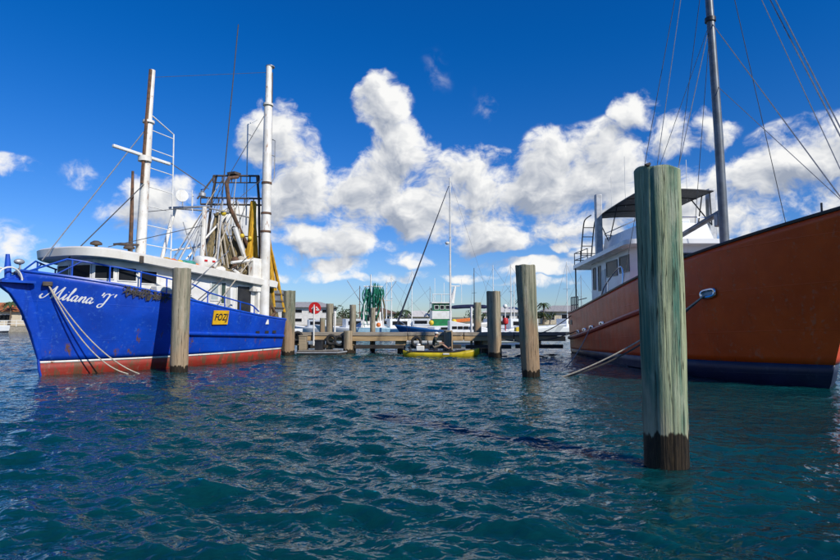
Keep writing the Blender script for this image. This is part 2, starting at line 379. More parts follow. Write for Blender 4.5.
# far bank of the harbour
def build_shore():
    prof = [(-260, 62), (-120, 76), (-70, 80), (-40, 86), (-10, 92), (20, 95), (60, 96), (120, 100), (300, 120)]
    pts = catmull(prof, 6); mb = MB()
    rows = [[(p[0], p[1], -1.0) for p in pts], [(p[0], p[1] + .3, .55) for p in pts], [(p[0], p[1] + 3, .75) for p in pts],
            [(p[0], p[1] + 60, 1.4) for p in pts], [(p[0] * 3, p[1] + 1500, 4) for p in pts]]
    o = mb.grid(rows).build('shore_ground', mat('shore_sand', (.30, .25, .17), (.12, .14, .06), .25, rough=.95), None, 60); o['kind'] = 'structure'
    w = MB(); w.grid([[(p[0], p[1] - .25, -1) for p in pts], [(p[0], p[1] - .25, .72) for p in pts], [(p[0], p[1] + .35, .72) for p in pts], [(p[0], p[1] + .35, .2) for p in pts]])
    tag(w.build('sea_wall', concrete, None, 30), 'long low grey concrete sea wall along the far bank', 'sea wall')
build_shore()

# ------------------------------------------------------------------ timber mooring pilings
def piling(name, label, x, y, h, r0, r1, m, lean=(0, 0), seed=1, group='timber mooring pilings', seg=56, cracks=9, slope=.0):
    rng = np.random.default_rng(seed); th = np.linspace(0, 2 * np.pi, seg, endpoint=False)
    base = sum(rng.normal(0, .022 / (k ** .6)) * np.cos(k * th + rng.uniform(0, 6.28)) for k in range(2, 9))
    crk = [(rng.uniform(0, 6.28), rng.uniform(.02, .055), rng.uniform(0, 1) * h, rng.uniform(.3, .8) * h, rng.uniform(-.05, .05)) for _ in range(cracks)]
    zs = np.concatenate([np.linspace(-1.6, h - .05, 44), [h - .02, h]])
    rows = []
    for i, z in enumerate(zs):
        t = max(0, z) / h; r = r0 + (r1 - r0) * t
        d = base + .008 * np.sin(3 * z + 2 * th + seed) + .006 * np.sin(7 * z + seed) + .012 * np.sin(1.3 * z + seed * 2 + th)
        for a, dep, zc, ln, tw in crk:
            w = np.exp(-(((th - a - tw * z + np.pi) % (2 * np.pi) - np.pi) / .05) ** 2) * math.exp(-((z - zc) / ln) ** 4)
            d = d - dep * w
        rad = r * (1 + d) * (1 if i < len(zs) - 1 else .955)
        rows.append([(rad[j] * math.cos(th[j]) + lean[0] * z, rad[j] * math.sin(th[j]) + lean[1] * z,
                      z + (slope * rad[j] * math.cos(th[j] - 2.6) + .010 * math.sin(5 * th[j] + seed) if i >= len(zs) - 2 else 0)) for j in range(seg)])
    mb = MB(); n = seg; k = len(rows)
    vs = [p for r in rows for p in r]
    fs = [(i * n + j, i * n + (j + 1) % n, (i + 1) * n + (j + 1) % n, (i + 1) * n + j) for i in range(k - 1) for j in range(n)]
    # sawn end: rings towards the heart with a shallow split
    last = (k - 1) * n
    for q, f in enumerate((.66, .33)):
        o = len(vs); cx, cy = lean[0] * h, lean[1] * h
        vs += [(cx + (rows[-1][j][0] - cx) * f, cy + (rows[-1][j][1] - cy) * f, rows[-1][j][2] * .4 + h * .6 - .006 * (q + 1) + .006 * math.sin(3 * j)) for j in range(n)]
        fs += [(last + j, last + (j + 1) % n, o + (j + 1) % n, o + j) for j in range(n)]; last = o
    fs.append(tuple(last + j for j in range(n)))
    o = mb.add(vs, fs).build(name, m, None, 50, recalc=True); o.location = (x, y, 0)
    return tag(o, label, 'piling', group)

pm_fore = pile_mat('pile_green_near', (.055, .165, .125), (.40, .44, .27), (.46, .40, .28), .46, 1.15, 1.3)
pm_b = pile_mat('pile_green_brown', (.12, .15, .105), (.40, .37, .26), (.38, .24, .14), .24, 2.0, 4.1)
pm_c = pile_mat('pile_grey_tan', (.20, .20, .14), (.46, .40, .29), (.40, .28, .17), .22, 1.6, 7.7)
pm_d = pile_mat('pile_small', (.20, .185, .13), (.44, .38, .27), (.36, .25, .15), .2, 1.4, 2.2)
piling('mooring_piling', 'huge green timber piling in the foreground, before the orange boat', 3.345, 7.74, 4.08, .278, .293, pm_fore, seed=3, seg=96, cracks=16, slope=.09, lean=(-.004, 0))
piling('mooring_piling', 'thick leaning brown and green piling in open water right of the kayak', 3.84, 19.53, 3.84, .31, .345, pm_b, lean=(-.042, 0), seed=5)
piling('mooring_piling', 'grey timber piling in front of the jetty just beyond the kayak bow', 3.86, 28.99, 3.38, .35, .37, pm_c, lean=(-.02, 0), seed=8)
piling('mooring_piling', 'tall tan piling standing before the blue trawler hull amidships', -8.95, 20.97, 3.86, .31, .325, pm_c, seed=11)
piling('mooring_piling', 'tan rust stained piling at the blue trawler stern', -7.15, 30.54, 3.48, .35, .36, pm_b, seed=14)

# ------------------------------------------------------------------ boat hulls
class Hull:
    def __init__(s, L, rake, zs, Bwl, Bsh, s0, nwl, nsh, keel=-.8, aft=.1, rp=1.2):
        s.L, s.rake, s.Bwl, s.Bsh, s.s0, s.nwl, s.nsh, s.keel, s.aft, s.rp = L, rake, Bwl, Bsh, s0, nwl, nsh, keel, aft, rp
        s.zref = zs[-1][1]; u = np.array([p[0] for p in zs], float); s.pf = np.polyfit(u / (L + rake), [p[1] for p in zs], min(4, len(zs) - 1))
    def sheer(s, t): return float(np.polyval(s.pf, t))
    def ub(s, z): return s.L + s.rake * (min(max(z, 0) / s.zref, 1.1)) ** s.rp + min(z, 0) * .9
    def half(s, t, z):
        k = min(max(z / s.zref, 0), 1); B = s.Bwl + (s.Bsh - s.Bwl) * min(1, k * 1.7)
        if z < 0: B *= max(.25, 1 + z / 1.7)
        n = s.nwl + (s.nsh - s.nwl) * k; x = max(0, (t - s.s0) / (1 - s.s0)); a = max(0, (s.s0 - t) / s.s0)
        return B * (1 - x ** n) * (1 - s.aft * a * a)
    def pt(s, t, z, side=1, off=0.0):
        """surface point; off pushes it outwards"""
        p = Vector((t * s.ub(z), side * s.half(t, z), z))
        if off:
            e = .004; a = Vector((min(1, t + e) * s.ub(z), side * s.half(min(1, t + e), z), z)) - Vector(((t - e) * s.ub(z), side * s.half(t - e, z), z))
            b = Vector((t * s.ub(z + .02), side * s.half(t, z + .02), z + .02)) - p
            n = a.cross(b).normalized()
            if n.y * side < 0: n = -n
            p = p + n * off
        return p
    def ptu(s, u, z, side=1, off=0.0): return s.pt(min(.9995, u / s.ub(z)), z, side, off)
    def band(s, name, m, parent, zlo, zhi, nz, ns=56, solid=.05):
        ts = [1 - (1 - i / ns) ** 1.35 for i in range(ns + 1)]
        rows = []
        for k in range(nz + 1):
            row = []
            for side, tt in ((1, ts), (-1, ts[::-1][1:])):
                for t in tt:
                    a = zlo(t) if callable(zlo) else zlo; b = zhi(t) if callable(zhi) else zhi
                    row.append(tuple(s.pt(t, a + (b - a) * k / nz, side)))
            row.append(row[0]); rows.append(row)
        mb = MB(); mb.grid(rows)
        return mb.build(name, m, parent, 45, solid=solid)
    def deck(s, name, m, parent, below, ns=30):
        rows = []
        for i in range(ns + 1):
            t = i / ns * .985; z = s.sheer(t) - below; b = s.half(t, z) - .03; rows.append([(t * s.ub(z), b * q, z + .05 * (1 - q * q)) for q in (-1, -.5, 0, .5, 1)])
        return MB().grid(rows).build(name, m, parent, 60)
    def line(s, z, side, t0, t1, n=40, off=0.0):
        f = z if callable(z) else (lambda t: z)
        return [s.pt(t0 + (t1 - t0) * i / n, f(t0 + (t1 - t0) * i / n), side, off) for i in range(n + 1)]

def window(parent, p0, p1, t0, t1, z0, z1, frame_m, glass_m=None, fw=.05, name='window', out=None):
    """framed pane set on an upright wall that runs from p0 to p1 (x, y)"""
    a = Vector((*p0, 0)); b = Vector((*p1, 0)); d = (b - a); L = d.length; d /= L
    n = Vector((d.y, -d.x, 0)) if out is None else Vector((*out, 0)).normalized()
    A, B = a + d * L * t0, a + d * L * t1
    f = MB()
    for (q0, q1, h0, h1) in ((A, A + d * fw, z0, z1), (B - d * fw, B, z0, z1), (A + d * fw, B - d * fw, z0, z0 + fw), (A + d * fw, B - d * fw, z1 - fw, z1)):
        f.slab((q0.x, q0.y, h0), (q1.x, q1.y, h0), (q1.x, q1.y, h1), (q0.x, q0.y, h1), n * .035)
    w = f.build(name, frame_m, parent, 30)
    g = MB().slab((A.x, A.y, z0 + fw * .5), (B.x, B.y, z0 + fw * .5), (B.x, B.y, z1 - fw * .5), (A.x, A.y, z1 - fw * .5), n * .016)
    g.build('pane', glass_m or glass, w, 30)
    return w

def flat_text(body, size, shear=0.0, bold=.0):
    cu = bpy.data.curves.new('lettering', 'FONT'); cu.body = body; cu.size = size; cu.shear = shear; cu.offset = bold; cu.align_x = 'CENTER'; cu.align_y = 'CENTER'
    o = bpy.data.objects.new('lettering_tmp', cu); COL.objects.link(o); bpy.context.view_layer.update()
    me = bpy.data.meshes.new_from_object(o.evaluated_get(bpy.context.evaluated_depsgraph_get()))
    vs = [tuple(v.co) for v in me.vertices]; fs = [tuple(p.vertices) for p in me.polygons]
    bpy.data.objects.remove(o); bpy.data.meshes.remove(me); return vs, fs

# ------------------------------------------------------------------ blue trawler
def build_trawler():
    T = thing('fishing_trawler', "blue fishing trawler with white wheelhouse, red boot top and Milana 'J' on its bow", 'trawler',
              (-8.695, 29.36, 0), math.atan2(-.90796, -.41906))
    H = Hull(10.75, .8, [(0, 1.92), (2.5, 2.14), (5, 2.48), (7, 2.80), (9, 3.18), (10.5, 3.40), (11.55, 3.60)], 1.95, 2.35, .35, 1.95, 3.8, rp=1.5)
    blue = hull_mat('trawler_blue', (.003, .064, .52), (.003, .044, .38), (.13, .06, .03), 1.0, amt=.585, rough=.38, runs=.75, chalk=(.06, .20, .62))
    red = hull_mat('antifouling_red', (.36, .028, .014), (.25, .022, .012), (.14, .055, .025), .1, amt=.50, rough=.6, chalk=(.35, .2, .15))
    hull = H.band('hull', blue, T, .50, H.sheer, 16)
    H.band('antifouling', red, T, -.8, .42, 6)['label'] = 'red rust stained antifouling band at the waterline'
    H.band('boot_stripe', white_rust, T, .42, .50, 1)
    H.deck('deck', mat('deck_grey', (.25, .27, .27), (.16, .17, .17), 2, rough=.8), T, .62)
    for side in (1, -1):
        ln = H.line(H.sheer, side, 0, .999, 50); MB().tube([p + Vector((0, -side * .02, .015)) for p in ln], .055, 6).build('gunwale', blue_paint, T)
        MB().tube(H.line(lambda t: 1.10 + .50 * t, side, .005, .60, 30, .03), [.085] * 29 + [.07, .03], 8).build('rub_rail', blue, T)
    MB().tube([H.pt(0, H.sheer(0), s) for s in (1, -1)], .06, 6).build('gunwale', blue_paint, T)
    # stem bar
    MB().tube([Vector((H.ub(z) + .01, 0, z)) for z in np.linspace(-.4, 3.6, 14)], .045, 6).build('stem', blue, T)
    # net and rope slung over the port gunwale
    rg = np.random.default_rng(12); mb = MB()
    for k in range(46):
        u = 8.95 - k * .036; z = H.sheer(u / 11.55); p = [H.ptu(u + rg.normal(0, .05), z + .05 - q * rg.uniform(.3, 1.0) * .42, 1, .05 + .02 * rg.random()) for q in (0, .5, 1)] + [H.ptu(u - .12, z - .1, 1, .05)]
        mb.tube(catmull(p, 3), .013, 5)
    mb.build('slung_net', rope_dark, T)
    # ship's name, brushed on the port bow in flowing script
    st = [[(-.22, .30), (-.30, .12), (-.18, -.03), (0, .06), (.2, .45), (.42, .99)], [(.42, .99), (.45, .5), (.47, .02)], [(.47, .02), (.7, .5), (.95, 1.0)],
          [(.95, 1.0), (.9, .5), (.92, .1), (1.02, 0), (1.14, .12)], [(1.14, .12), (1.3, .46), (1.25, .12), (1.33, 0), (1.45, .15)], [(1.36, .64), (1.38, .68)],
          [(1.45, .15), (1.63, .55), (1.72, .9), (1.66, 1.0), (1.58, .6), (1.57, .12), (1.66, 0), (1.78, .15)],
          [(2.1, .38), (1.98, .47), (1.84, .3), (1.83, .08), (1.92, 0), (2.04, .15), (2.12, .44)], [(2.12, .44), (2.08, .12), (2.16, 0), (2.28, .15)],
          [(2.28, .15), (2.38, .45), (2.36, .0)], [(2.36, .05), (2.48, .36), (2.6, .46), (2.65, .32), (2.62, .1), (2.7, 0), (2.8, .15)],
          [(3.12, .38), (3.0, .47), (2.86, .3), (2.85, .08), (2.94, 0), (3.06, .15), (3.14, .44)], [(3.14, .44), (3.1, .12), (3.18, 0), (3.32, .18)],
          [(3.72, 1.02), (3.66, .74)], [(3.80, .62), (3.86, .86), (4.05, .98), (4.2, .9), (4.42, 1.02)], [(4.2, .92), (4.12, .4), (4.02, -.08), (3.86, -.22), (3.72, -.12), (3.8, .06), (4.1, .12)],
          [(4.62, 1.04), (4.56, .76)]]
    mb = MB(); cap = .44
    u_of = {}
    us = np.linspace(11.2, 7.5, 300); P = [H.ptu(u, H.sheer(u / 11.55) - .6) for u in us]
    arc = np.concatenate([[0], np.cumsum([(P[i + 1] - P[i]).length for i in range(299)])]); start = float(np.interp(-10.93, -us, arc))
    for s_ in st:
        c = catmull(s_, 7)
        for i in range(len(c) - 1):
            pass
        L, Rt = [], []
        for i, p in enumerate(c):
            d = c[min(i + 1, len(c) - 1)] - c[max(i - 1, 0)]; ang = math.atan2(d[1], d[0])
            w = .028 + .040 * abs(math.sin(ang - R(28))) * (1 if d[1] < 0 else .55)
            nn = np.array([-math.sin(ang), math.cos(ang)])
            for q, lst in ((p + nn * w, L), (p - nn * w, Rt)):
                X = (q[0] + .30 * q[1]) * cap; u = float(np.interp(start + X, arc, us)); z = H.sheer(u / 11.55) - .79 + q[1] * cap
                lst.append(tuple(H.ptu(u, z, 1, .008)))
        mb.grid([L, Rt])
    mb.build('name_lettering', mat('lettering_white', (.80, .80, .78), (.68, .70, .72), 5, rough=.6, rust=(.02, .09, .50), rust_amt=.60), T, 0)
    # yellow registration board
    pl = H.ptu(4.75, 2.03, 1, .02); du = (H.ptu(4.3, 2.03) - H.ptu(5.2, 2.03)).normalized(); up = (H.ptu(4.75, 2.25) - H.ptu(4.75, 1.8)).normalized(); nn = du.cross(up).normalized()
    if nn.y < 0: nn = -nn
    def onp(x, y, o): return tuple(pl + du * x + up * y + nn * o)
    b = MB().slab(onp(-.43, -.30, 0), onp(.43, -.30, 0), onp(.43, .30, 0), onp(-.43, .30, 0), nn * .03).build('registration_board', mat('board_yellow', (.78, .45, .01), (.62, .35, .015), 4, rough=.5, grime=(.35, .22, .05)), T, 30)
    vs, fs = flat_text('FOZJ', .40, .22, .010); MB().add([onp(x * .84, y, .036) for x, y, z in vs], fs).build('lettering', black, b, 0)
    # hawse fairleads, scuppers and stern freeing ports
    for u, z in ((10.92, 3.17),):
        c = H.ptu(u, z, 1, .02); MB().box(c, (.30, .22, .16), (0, 0, -.55)).build('fairlead', dark_iron, T, 30, bevel=.03)
    for u in (2.2, 1.5, .9):
        c = H.ptu(u, 1.32, 1, .0); MB().box(c, (.26, .06, .13)).build('scupper', black, T, 30)
    # pulpit and anchor roller over the bow
    prof = [(11.50, 3.56), (12.05, 3.30), (12.28, 3.16), (11.83, 2.80), (11.46, 2.25), (11.14, 1.50), (10.84, .55), (10.70, .55), (10.9, 2.0), (11.0, 3.3)]
    MB().add([(x, y * (.16 if k in (1, 2) else .05 if k in (6, 7) else .10), z) for y in (-1, 1) for k, (x, z) in enumerate(prof)], [tuple(range(10)), tuple(range(19, 9, -1))] + [(i, (i + 1) % 10, 10 + (i + 1) % 10, 10 + i) for i in range(10)]).build('beak_plate', blue, T, 30, bevel=.03)
    MB().prism([(11.25, -.42), (12.25, -.30), (12.25, .30), (11.25, .42)], 3.17, 3.25).build('pulpit_platform', blue_paint, T, 30)
    for y in (-.28, .28):
        MB().tube([(11.62 + .38 - .38 * math.cos(a), y, 3.25 + .42 * math.sin(a)) for a in np.linspace(0, math.pi, 13)], .028, 6).build('pulpit_hoop', white, T)
    MB().tube([(11.9, .0, 3.3), (11.93, 0, 3.7), (11.95, 0, 4.12)], [.11, .10, .06], 8).build('bow_post', blue_paint, T)
    MB().tube([(11.5, .1, 3.3), (11.75, .1, 3.55), (11.62, .1, 3.65)], .045, 6).tube([(11.72, -.1, 3.5), (11.75, .3, 3.52)], .04, 6).build('anchor', steel, T)
    MB().tube([(11.55, 0, 3.6), (11.55, 0, 3.83)], .03, 6).ball((11.58, 0, 3.90), (.17, .12, .10)).build('bow_light', galv, T)
    # bulwark railing
    def rail_h(t): u = t * 11.55; return float(np.interp(u, [2.3, 2.8, 5.6, 6.3, 10.7, 10.9], [.18, .42, .50, .66, .62, .60]))
    for side in (1, -1):
        pts = [H.pt(t, H.sheer(t), side) + Vector((0, -side * .06, rail_h(t))) for t in np.linspace(.2, .915, 40)]
        tip = H.pt(.985, H.sheer(.985), side) + Vector((0, 0, .03))
        MB().tube(pts + [tip], .034, 6).build('railing_top', blue_paint, T)
        for t in np.linspace(.23, .905, 9):
            p = H.pt(t, H.sheer(t), side) + Vector((0, -side * .06, 0)); bar('railing_post', p, p + Vector((0, 0, rail_h(t))), .03, blue_paint, T, 6)
        p = H.pt(.94, H.sheer(.94), side); q = H.pt(.885, H.sheer(.885), side) + Vector((0, -side * .06, rail_h(.9))); bar('railing_brace', p, q, .026, blue_paint, T, 6)
    # wheelhouse walls
    half_out = [(1.9, 1.7), (7.4, 1.7), (8.3, 1.68), (9.1, 1.5), (9.65, 1.0), (9.8, 0.0)]
    outl = half_out + [(x, -y) for x, y in half_out[::-1][1:]]
    zroof = lambda x, y=0: 3.42 + .073 * x
    wh = MB().prism(outl[::-1], lambda x, y: 1.3 + .14 * x, lambda x, y: zroof(x) + .12).build('wheelhouse', white, T, 30)
    for (a, b_, t0, t1) in (((9.8, 0), (9.65, 1.0), .08, .94), ((9.65, 1.0), (9.1, 1.5), .06, .94), ((9.1, 1.5), (8.3, 1.68), .06, .92), ((8.3, 1.68), (7.4, 1.7), .08, .90)):
        xm = (a[0] + b_[0]) / 2; nrm = ((a[0] + b_[0]) / 2 - 7.2, (a[1] + b_[1]) / 2)
        d = Vector((b_[0] - a[0], b_[1] - a[1], 0)); n = Vector((-d.y, d.x, 0)); n = n if n.x * nrm[0] + n.y * nrm[1] > 0 else -n
        for sgn in (1, -1):
            window(T, (a[0], a[1] * sgn), (b_[0], b_[1] * sgn), t0, t1, zroof(xm) - .70, zroof(xm) - .17, white, out=(n.x, n.y * sgn), fw=.035)
    for x0, x1, z0, z1, nm, gm in ((6.1, 5.75, 2.95, 3.70, 'window', glass), (4.75, 4.25, 2.75, 3.62, 'window', mat('pale_curtain', (.42, .48, .46), (.3, .36, .36), 3)), (4.15, 3.8, 2.6, 3.62, 'window', mat('green_glass', (.03, .06, .05), (.05, .08, .07), 2, rough=.15)), (3.15, 2.15, 1.75, 3.52, 'door', black)):
        for sgn in (1, -1): window(T, (x0, 1.7 * sgn), (x1, 1.7 * sgn), 0, 1, z0, z1, white, gm, .05, nm, (0, sgn))
    MB().box((3.75, 1.86, 2.9), (.14, .3, .9)).build('locker', white, T, 30, bevel=.02)
    MB().box((7.25, 1.95, 3.16), (1.15, .35, .22), (0, .08, 0)).build('side_locker', white, T, 30, bevel=.03)
    # brow roof with rounded front and deep fascia
    def ring(inset, dz):
        o = []
        for i in range(61):
            a = -1 + 2 * i / 60                                  # sweep round the front
            y = math.copysign(abs(math.sin(a * math.pi / 2)) ** .62, a); f = abs(math.cos(a * math.pi / 2)) ** .62
            o.append((7.9 + (2.5 - inset) * f, (2.1 - inset) * y))
        o = [(.75 + inset, o[0][1])] + o + [(.75 + inset, o[-1][1])]
        return [(x, y, zroof(x) + dz) for x, y in o]
    rm = MB(); lay = [ring(.42, .05), ring(.05, .0), ring(.0, .03), ring(-.03, .30), ring(.05, .36), ring(.6, .47), ring(1.4, .53)]
    n = len(lay[0]); vs = [p for l in lay for p in l]
    fs = [(i * n + j, i * n + (j + 1) % n, (i + 1) * n + (j + 1) % n, (i + 1) * n + j) for i in range(len(lay) - 1) for j in range(n)] + [tuple(range(n)), tuple((len(lay) - 1) * n + j for j in range(n))]
    roof = rm.add(vs, fs).build('roof', cream, T, 35)
    for x, y in ((9.7, 1.2), (8.75, 1.7)):
        MB().lathe([(.05, 0), (.05, .1), (.2, .13), (.19, .2), (.08, .27)], 14, (x, y, zroof(x) + .38)).build('deck_lamp', dark_iron, T)
    MB().box((8.55, 2.14, zroof(8.55) + .12), (.16, .06, .28)).build('side_light', dark_iron, T, 30, bevel=.02)
    # fore mast with cross spar, ladder and rusty track
    MB().tube([(6.93, 0, 3.6), (6.85, 0, 6.5), (6.72, 0, 10.2), (6.71, 0, 10.45), (6.62, 0, 12.6)], [.21, .19, .165, .12, .115], 16).build('foremast', white_rust, T)
    MB().tube([(7.02, .08, 7.6), (6.9, .08, 10.3), (6.78, .08, 12.55)], [.07, .07, .07], 6).build('mast_track', rusty, T)
    MB().lathe([(.24, -.05), (.24, .05)], 14, (6.73, 0, 10.3)).build('mast_band', white_rust, T)
    MB().box((6.95, 0, 8.80), (2.75, .14, .13), (0, -.02, 0)).build('cross_spar', white, T, 30, bevel=.03)
    MB().lathe([(.27, -.1), (.27, .12)], 14, (6.85, 0, 8.66)).build('spar_clamp', white_rust, T)
    MB().tube([(6.55, 0, 10.62), (5.42, 0, 10.15), (5.38, 0, 7.5), (5.38, 0, 4.3)], .03, 6).build('ladder_rail', white, T)
    for k in range(7):
        z = 9.95 - k * .82; bar('ladder_rung', (6.7, 0, z + .05), (5.39, 0, z), .022, white, T, 6)
    MB().tube([(7.3, -.1, 4.3), (7.3, -.1, 6.2), (7.32, -.1, 8.05)], [.09, .075, .05], 8).build('exhaust_stack', rusty, T)
    MB().box((7.5, -.1, 4.98), (.8, .5, .07), (0, .05, 0)).build('stack_bracket', dark_iron, T, 30)
    # radar arch
    bar('arch_leg', (5.45, -.6, 4.2), (4.72, -.6, 7.0), .085, white_rust, T, 8); bar('arch_leg', (4.48, .9, 4.0), (4.40, .9, 7.0), .11, white_rust, T, 8)
    bar('arch_leg', (5.9, .9, 4.2), (4.45, .9, 6.6), .05, galv, T, 6)
    bar('arch_beam', (4.85, -.8, 7.02), (4.3, 1.1, 7.02), .06, galv, T, 6); bar('arch_beam', (4.75, -.6, 7.0), (2.2, -1.0, 7.35), .045, galv, T, 6); bar('arch_beam', (4.4, .9, 7.0), (1.4, .9, 7.0), .045, galv, T, 6)
    for a, b_ in (((4.7, .9, 4.2), (5.3, .6, 6.2)), ((4.9, .7, 4.2), (4.4, .9, 6.6)), ((4.0, .8, 4.3), (4.4, .9, 5.9))): bar('arch_strut', a, b_, .03, galv, T, 6)
    d = MB(); d.lathe([(.27, -.03), (.27, .03)], 20); d.v = [(5.05 + .55 * p[2] - .83 * p[0], .2 + .83 * p[2] + .55 * p[0], 7.45 + p[1]) for p in d.v]; dd = d.build('satellite_dish', white, T)
    bar('dish_post', (5.0, .2, 7.0), (5.0, .2, 7.4), .03, galv, T, 6)
    for x, y, h in ((4.2, -.1, 7.9), (3.6, -.7, 7.9)): bar('antenna', (x, y, 7.0), (x, y, h), .02, white, T, 5)
    MB().ball((3.4, -.3, 8.05), .10).build('anchor_light', chrome, T); MB().lathe([(.16, -.1), (.16, .04), (.08, .1)], 12, (3.4, -.3, 7.9)).build('lamp_housing', galv, T)
    # gallows frame aft
    MB().tube([(2.3, -1.3, 3.7), (2.05, -1.05, 8.0), (1.9, -.95, 9.2)], .07, 6).build('gallows_post', dark_iron, T); MB().tube([(1.0, 1.25, 3.5), (1.05, 1.1, 8.0), (1.1, 1.0, 9.2)], .07, 6).build('gallows_post', dark_iron, T)
    for z in (9.2, 8.85): bar('gallows_beam', (2.0, -1.05, z), (1.0, 1.05, z), .055 if z > 9 else .035, dark_iron, T, 6)
    for k in range(6):
        f = k / 5; x, y = 2.0 - f, -1.05 + 2.1 * f; bar('gallows_tie', (x, y, 8.85), (x, y, 9.2), .035, dark_iron, T, 5)
    for z in (8.05, 7.72): bar('gallows_beam', (2.35, -1.5, z), (.85, 1.15, z), .05, dark_iron, T, 6)
    for k in range(8):
        f = k / 7; x, y = 2.35 - 1.5 * f, -1.5 + 2.65 * f; bar('gallows_tie', (x, y, 7.72), (x, y, 8.05), .03, dark_iron, T, 5)
    bar('gallows_brace', (1.95, -1.0, 9.2), (2.75, -1.3, 7.9), .045, dark_iron, T, 6); bar('gallows_beam', (2.6, -1.3, 6.1), (.8, 1.2, 6.1), .03, dark_iron, T, 5)
    MB().box((1.55, -.1, 9.3), (.45, .5, .12)).build('block', dark_iron, T, 30)
    MB().tube([(2.45, 1.0, 8.82), (3.05, 1.0, 8.62), (3.18, 1.0, 8.3), (2.98, 1.0, 7.3), (2.2, 1.0, 6.2), (1.2, 1.0, 5.0), (.9, 1.0, 4.2)], [.08, .09, .10, .10, .09, .09, .09], 8).build('crane_arm', rusty, T)
    MB().tube([(2.75, .86, 7.3), (1.7, .86, 5.6), (1.0, .86, 4.2)], .07, 6).build('crane_ram', dark_iron, T)
    # gathered nets and gear hanging from the gallows
    def bundle(name, m, top, bots, r0, r1, seed, nn=12):
        rg = np.random.default_rng(seed); mb = MB()
        for k in range(nn):
            e = np.array(bots[0]) * (1 - k / (nn - 1)) + np.array(bots[1]) * (k / (nn - 1)) + rg.normal(0, .05, 3) * (1, 1, .3)
            t = np.array(top) + rg.normal(0, .05, 3); mid = (t * .5 + e * .5) + rg.normal(0, .06, 3); mb.tube(catmull([t, mid, e], 4), [r0 + (r1 - r0) * i / 8 for i in range(9)], 6)
        return mb.build(name, m, T)
    bundle('hanging_net', dark_net, (3.25, .5, 6.95), ((4.3, .7, 4.1), (2.0, .9, 4.0)), .04, .12, 3, 16)
    bundle('hanging_net', dark_net, (2.3, .6, 6.4), ((2.6, .9, 4.0), (1.3, 1.1, 4.0)), .05, .15, 5, 12)
    bundle('yellow_net', yellow_net, (1.35, 1.0, 7.75), ((1.75, .9, 4.0), (1.2, 1.2, 4.0)), .10, .14, 6, 10)
    bundle('yellow_net', yellow_net, (1.7, 1.0, 5.4), ((2.0, 1.0, 4.0), (1.5, 1.2, 3.9)), .06, .11, 7, 8)
    bundle('yellow_net', yellow_net, (1.0, 1.65, 6.2), ((.55, 1.7, 2.6), (-.30, 1.65, 2.3)), .05, .09, 8, 9)
    bundle('hanging_net', dark_net, (.9, 1.6, 5.0), ((.7, 1.65, 2.1), (.1, 1.65, 2.0)), .04, .10, 9, 8)
    for k, (a, b_) in enumerate((((3.3, .7, 6.9), (3.9, 1.1, 4.1)), ((3.2, .7, 6.8), (3.1, 1.2, 4.1)), ((2.9, .9, 6.5), (4.2, 1.1, 4.2)), ((3.0, .8, 6.6), (2.5, 1.3, 4.0)), ((2.6, .9, 7.4), (1.8, 1.3, 4.0)), ((3.5, .8, 6.4), (3.4, 1.3, 4.0)))):
        bar('gear_rope', a, b_, .035, rope_pale, T, 6)
    rg = np.random.default_rng(33)
    for k in range(16):      # warps, bridles and lifting wires crossing the gear
        a = (rg.uniform(1.0, 2.6), rg.uniform(-1.0, 1.1), rg.choice([7.75, 8.0, 9.0])); b_ = (rg.uniform(1.6, 5.2), rg.uniform(-1.2, 1.5), rg.uniform(3.9, 4.6))
        bar('warp', a, b_, rg.uniform(.012, .024), [rope_pale, wire_dark, wire][k % 3], T, 5)
    for k in range(7):
        x = 2.2 + k * .35; MB().tube(catmull([(x, 1.3 + .1 * (k % 2), 3.95), (x + .1, 1.5, 4.25 + .12 * (k % 3)), (x + .25, 1.25, 4.05)], 4), .05 + .015 * (k % 3), 6).build('hose_coil', [dark_net, rope_pale, rusty, teal_cloth][k % 4], T)
    bar('trawl_beam', (5.2, -.2, 5.0), (2.0, .3, 5.7), .05, white_rust, T, 6); bar('trawl_beam', (4.9, .4, 4.6), (2.6, .9, 7.3), .045, white_rust, T, 6); bar('trawl_beam', (3.9, 1.2, 4.2), (3.0, .6, 7.7), .05, galv, T, 6)
    MB().tube([(2.7, 1.1, 6.3), (2.1, 1.15, 5.0), (1.6, 1.2, 4.2)], [.12, .10, .06], 8).build('white_bag', white, T)
    for x, y, z, m, r in ((3.15, .8, 6.95, yellow_float, .14), (2.3, 1.2, 5.95, yellow_float, .11), (1.75, 1.2, 5.9, yellow_float, .11), (2.9, 1.35, 4.7, rusty, .18), (2.5, 1.35, 4.75, rope_pale, .2)):
        MB().ball((x, y, z), r).build('float', m, T)
    # raised boom on the port quarter
    MB().tube([(1.56, 2.0, 1.7), (1.55, 2.0, 8.0), (1.54, 2.0, 12.4), (1.54, 2.0, 12.5), (1.54, 2.0, 14.5)], [.235, .225, .20, .16, .145], 18).build('boom', white_rust, T)
    MB().tube([(1.28, 2.0, 14.3), (1.26, 2.0, 12.0), (1.25, 2.0, 8.0)], .035, 6).build('boom_track', dark_iron, T)
    MB().lathe([(.10, 0), (.22, .02), (.22, .08), (.10, .10)], 14, (1.45, 2.0, 14.48)).build('boom_head', steel, T)
    for z in (12.55, 8.6, 6.2, 7.1): MB().lathe([(.25, -.05), (.25, .05)], 16, (1.55, 2.0, z)).build('boom_band', rusty if z < 9 else white_rust, T)
    MB().tube([(1.3, 2.0, 10.9), (.98, 2.0, 10.9), (1.0, 2.0, 9.0), (1.3, 2.0, 8.6)], .03, 5).build('boom_bracket', galv, T)
    bar('boom_bracket', (1.3, 2.0, 10.1), (.99, 2.0, 10.1), .025, galv, T, 5)
